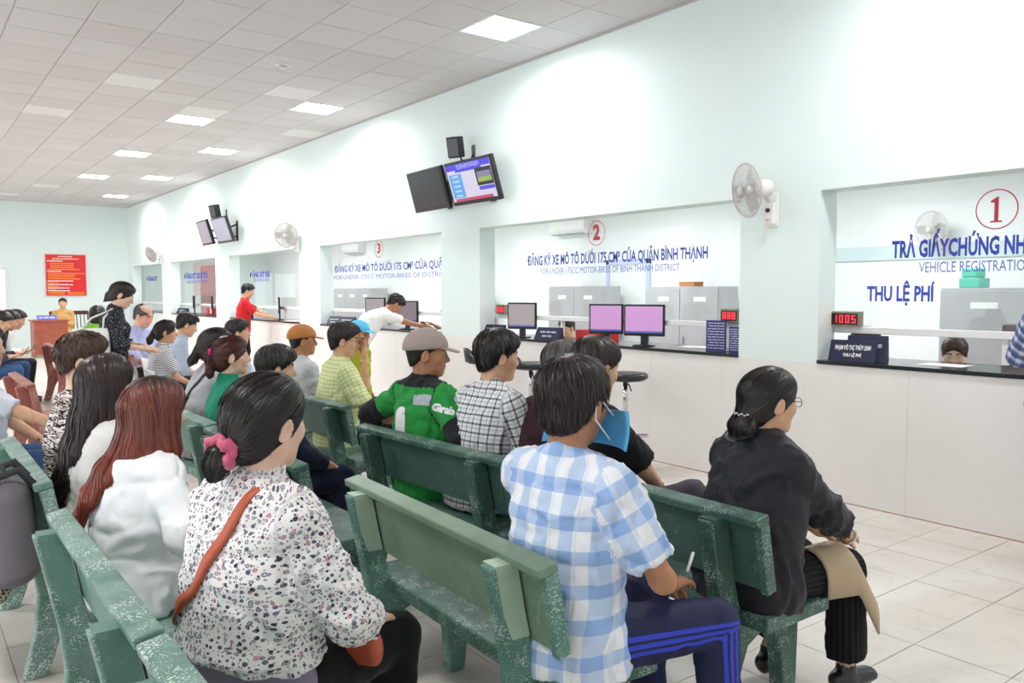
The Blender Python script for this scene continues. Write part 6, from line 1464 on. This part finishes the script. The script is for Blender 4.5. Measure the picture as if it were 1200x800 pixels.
# --- at the counter
rm_ = P_((5.05, 14.8), -16, 'standing man in a red polo shirt at the counter', s=.99, stand=True, lod=1, lean=6, hp=16, hy=-8, shirt=dict(mat='cloth_red', sleeve=.85, loose=.02, hem=-.10), pants=dict(mat='cloth_black'), skin='skin', seed=161, RA=dict(hand=(.20, .46, 1.12), pole=(.5, -.6, -1)), LA=dict(hand=(-.05, .48, 1.12), pole=(-.5, -.6, -1)), hair=dict(style='short', mat='hair_black', vol=1.6, n=1500))
pill(rm_, rm_['C']+rm_['tz']*.13-rm_['tx']*.03, .055, .014, 'letter_white', 'back_print')
wl_ = P_((4.78, 9.62), -8, 'man in a white T-shirt leaning forward over the counter', s=1.02, stand=True, lod=1, lean=54, hp=44, hy=0, shirt=dict(mat='cloth_white', sleeve=.75, collar='tee', loose=.03, hem=-.12, folds=.006), pants=dict(mat='cloth_jeans'), skin='skin_tan', seed=163, RA=dict(hand=(.16, .92, 1.085), pole=(.8, -.2, -.6), dir=(-.3, 1, 0)), LA=dict(hand=(-.12, .95, 1.085), pole=(-.8, 0, -.6)), hair=dict(style='short', mat='hair_black', vol=1.6, n=1500))
pe = P_((5.0, 1.66), 10, 'man in a blue plaid shirt standing at the counter marked 1', s=1.0, stand=True, lod=1, shirt=dict(mat='cloth_navyplaid', sleeve=1.0, loose=.02, hem=-.1, ease=.02, sease=.03), pants=dict(mat='cloth_darkgrey'), skin='skin', seed=165, LA=dict(hand=(-.16, .36, 1.10), pole=(-.9, -.3, -.6)), hair=dict(style='short', mat='hair_black', n=1500))
# --- staff behind the glass
st1 = P_((6.47, 2.91), 200, 'clerk with brown hair looking down behind the glass', s=.98, fem=True, lod=1, seat=.385, lean=10, hp=20, hy=0, shirt=dict(mat='cloth_charcoal', sleeve=1.8), pants=dict(mat='cloth_darkgrey'), skin='skin_pale', seed=171, hair=dict(style='bun', mat='hair_brown', tie=(0, -.11, -.02), len=.13, n=2500))
st2 = P_((6.55, 3.78), 250, 'clerk with long dark hair behind the name plate', s=.98, fem=True, lod=1, seat=.42, lean=8, hp=14, hy=30, shirt=dict(mat='cloth_white', sleeve=1.6), pants=dict(mat='cloth_darkgrey'), skin='skin_pale', seed=173, hair=dict(style='long', mat='hair_auburn', vol=1.2, len=.2, n=2000, tail=[[((0, -.05, -.04), (.08, .05)), ((0, -.08, -.2), (.07, .03))]]))
st3 = P_((6.55, 7.35), 180, 'clerk behind the navy name plate on the ledge marked 2', s=.98, lod=2, seat=.42, lean=14, hp=16, shirt=dict(mat='cloth_tan', sleeve=1.8), pants=dict(mat='cloth_darkgrey'), seed=175, hair=dict(style='short', mat='hair_black'))
st4 = P_((6.6, 10.05), 185, 'clerk in tan behind the dim monitor on the ledge marked 3', s=1.02, lod=2, seat=.48, lean=14, hp=14, shirt=dict(mat='cloth_tan', sleeve=.8), pants=dict(mat='cloth_darkgrey'), skin='skin', seed=177, RA=dict(hand=(.15, .50, 1.09)), LA=dict(hand=(-.15, .52, 1.09)), hair=dict(style='short', mat='hair_grey'))
st5 = P_((6.5, 14.3), 185, 'clerk with black hair behind the ledge where the man in red stands', s=1.0, lod=2, seat=.46, lean=16, hp=20, shirt=dict(mat='cloth_tan', sleeve=1.8), pants=dict(mat='cloth_darkgrey'), seed=179, hair=dict(style='short', mat='hair_black'))
for i, (x, y, rz, lb) in enumerate([(6.54, 2.94, 110, 'office chair under the brown-haired clerk'), (6.6, 3.82, 160, 'office chair under the long-haired clerk'), (6.62, 7.35, 90, 'office chair under the clerk behind the red tray'), (6.68, 10.05, 95, 'office chair under the grey-haired clerk'), (6.58, 14.3, 95, 'office chair under the clerk facing the man in red')]):
    r = empty('office_chair', (x, y, 0), math.radians(rz), lb, 'chair', 'staff chairs'); MB().box((-.2, -.2, .34), (.2, .2, .39)).build('seat', MATS['vinyl_black'], r, .02); MB().tube([(0, 0, .05), (0, 0, .35)], .03, 8).build('column', MATS['plastic_black'], r)
    for k in range(5): t = 2*math.pi*k/5; MB().tube([(0, 0, .06), (.25*math.cos(t), .25*math.sin(t), .03)], .02, 6).build('leg', MATS['plastic_black'], r)
# --- bags on the bench back
mat('canvas_grey', '#6f6a70', .85, bump=.3, bscale=300); mat('canvas_dark', '#3a383d', .85)
bk = empty('backpack', (.34, 3.74, .40), math.radians(90), 'grey backpack hanging on the back of a pale green bench', 'backpack')   # local +y -> world -x
MBK = [ECap(A(-.05, .02, .08), A(-.04, .03, .36), A(1, 0, 0), (.20, .11), (.17, .10), cap=.07, k=.03), Ell(A(-.05, .10, .12), A(.15, .05, .11), k=.02)]
seg_mesh(MBK, .010, 'pack_body', 'canvas_grey', bk)
MB().tube([(-.17, .10, .02), (-.18, .13, .14), (-.14, .145, .23), (.04, .145, .23), (.08, .13, .14), (.07, .10, .02)], .007, 6).build('pocket_zip', MATS['canvas_dark'], bk)
for a in (-.13, .05): MB().tube([(a, -.07, .40), (a+.01, -.02, .47), (a+.01, .05, .45), (a, .13, .33)], .016, 8).build('shoulder_strap', MATS['canvas_dark'], bk)
MB().tube([(-.07, .02, .44), (-.05, .03, .48), (-.02, .02, .44)], .008, 6).build('top_handle', MATS['canvas_dark'], bk)
def f_woven(t, b):
    o = t.obj(); ck = t.new('ShaderNodeTexChecker'); ck.inputs['Scale'].default_value = 75; ck.inputs[1].default_value = hexc('#d8cbb0'); ck.inputs[2].default_value = hexc('#3c332c'); t.link(o, ck.inputs[0]); t.link(ck.outputs[0], b.inputs['Base Color'])
mat('woven_check', '#9c8f7a', .8, fn=f_woven)
wb_ = empty('woven_bag', (.30, 4.12, .22), math.radians(90), 'beige and black woven bag under the grey backpack', 'bag'); seg_mesh([ECap(A(-.12, 0, .16), A(.12, 0, .17), A(0, 0, 1), (.15, .07), (.15, .07), k=.02)], .011, 'bag_body', 'woven_check', wb_); MB().tube([(-.1, 0, .3), (-.06, 0, .46), (.06, 0, .46), (.1, 0, .3)], .008, 6).build('handle', MATS['woven_check'], wb_)
print('TRIS', sum(sum(len(p.vertices)-2 for p in o.data.polygons) if len(o.data.polygons) < 20000 else 2*len(o.data.polygons) for o in {o.data.name: o for o in bpy.data.objects if o.type == 'MESH'}.values()))
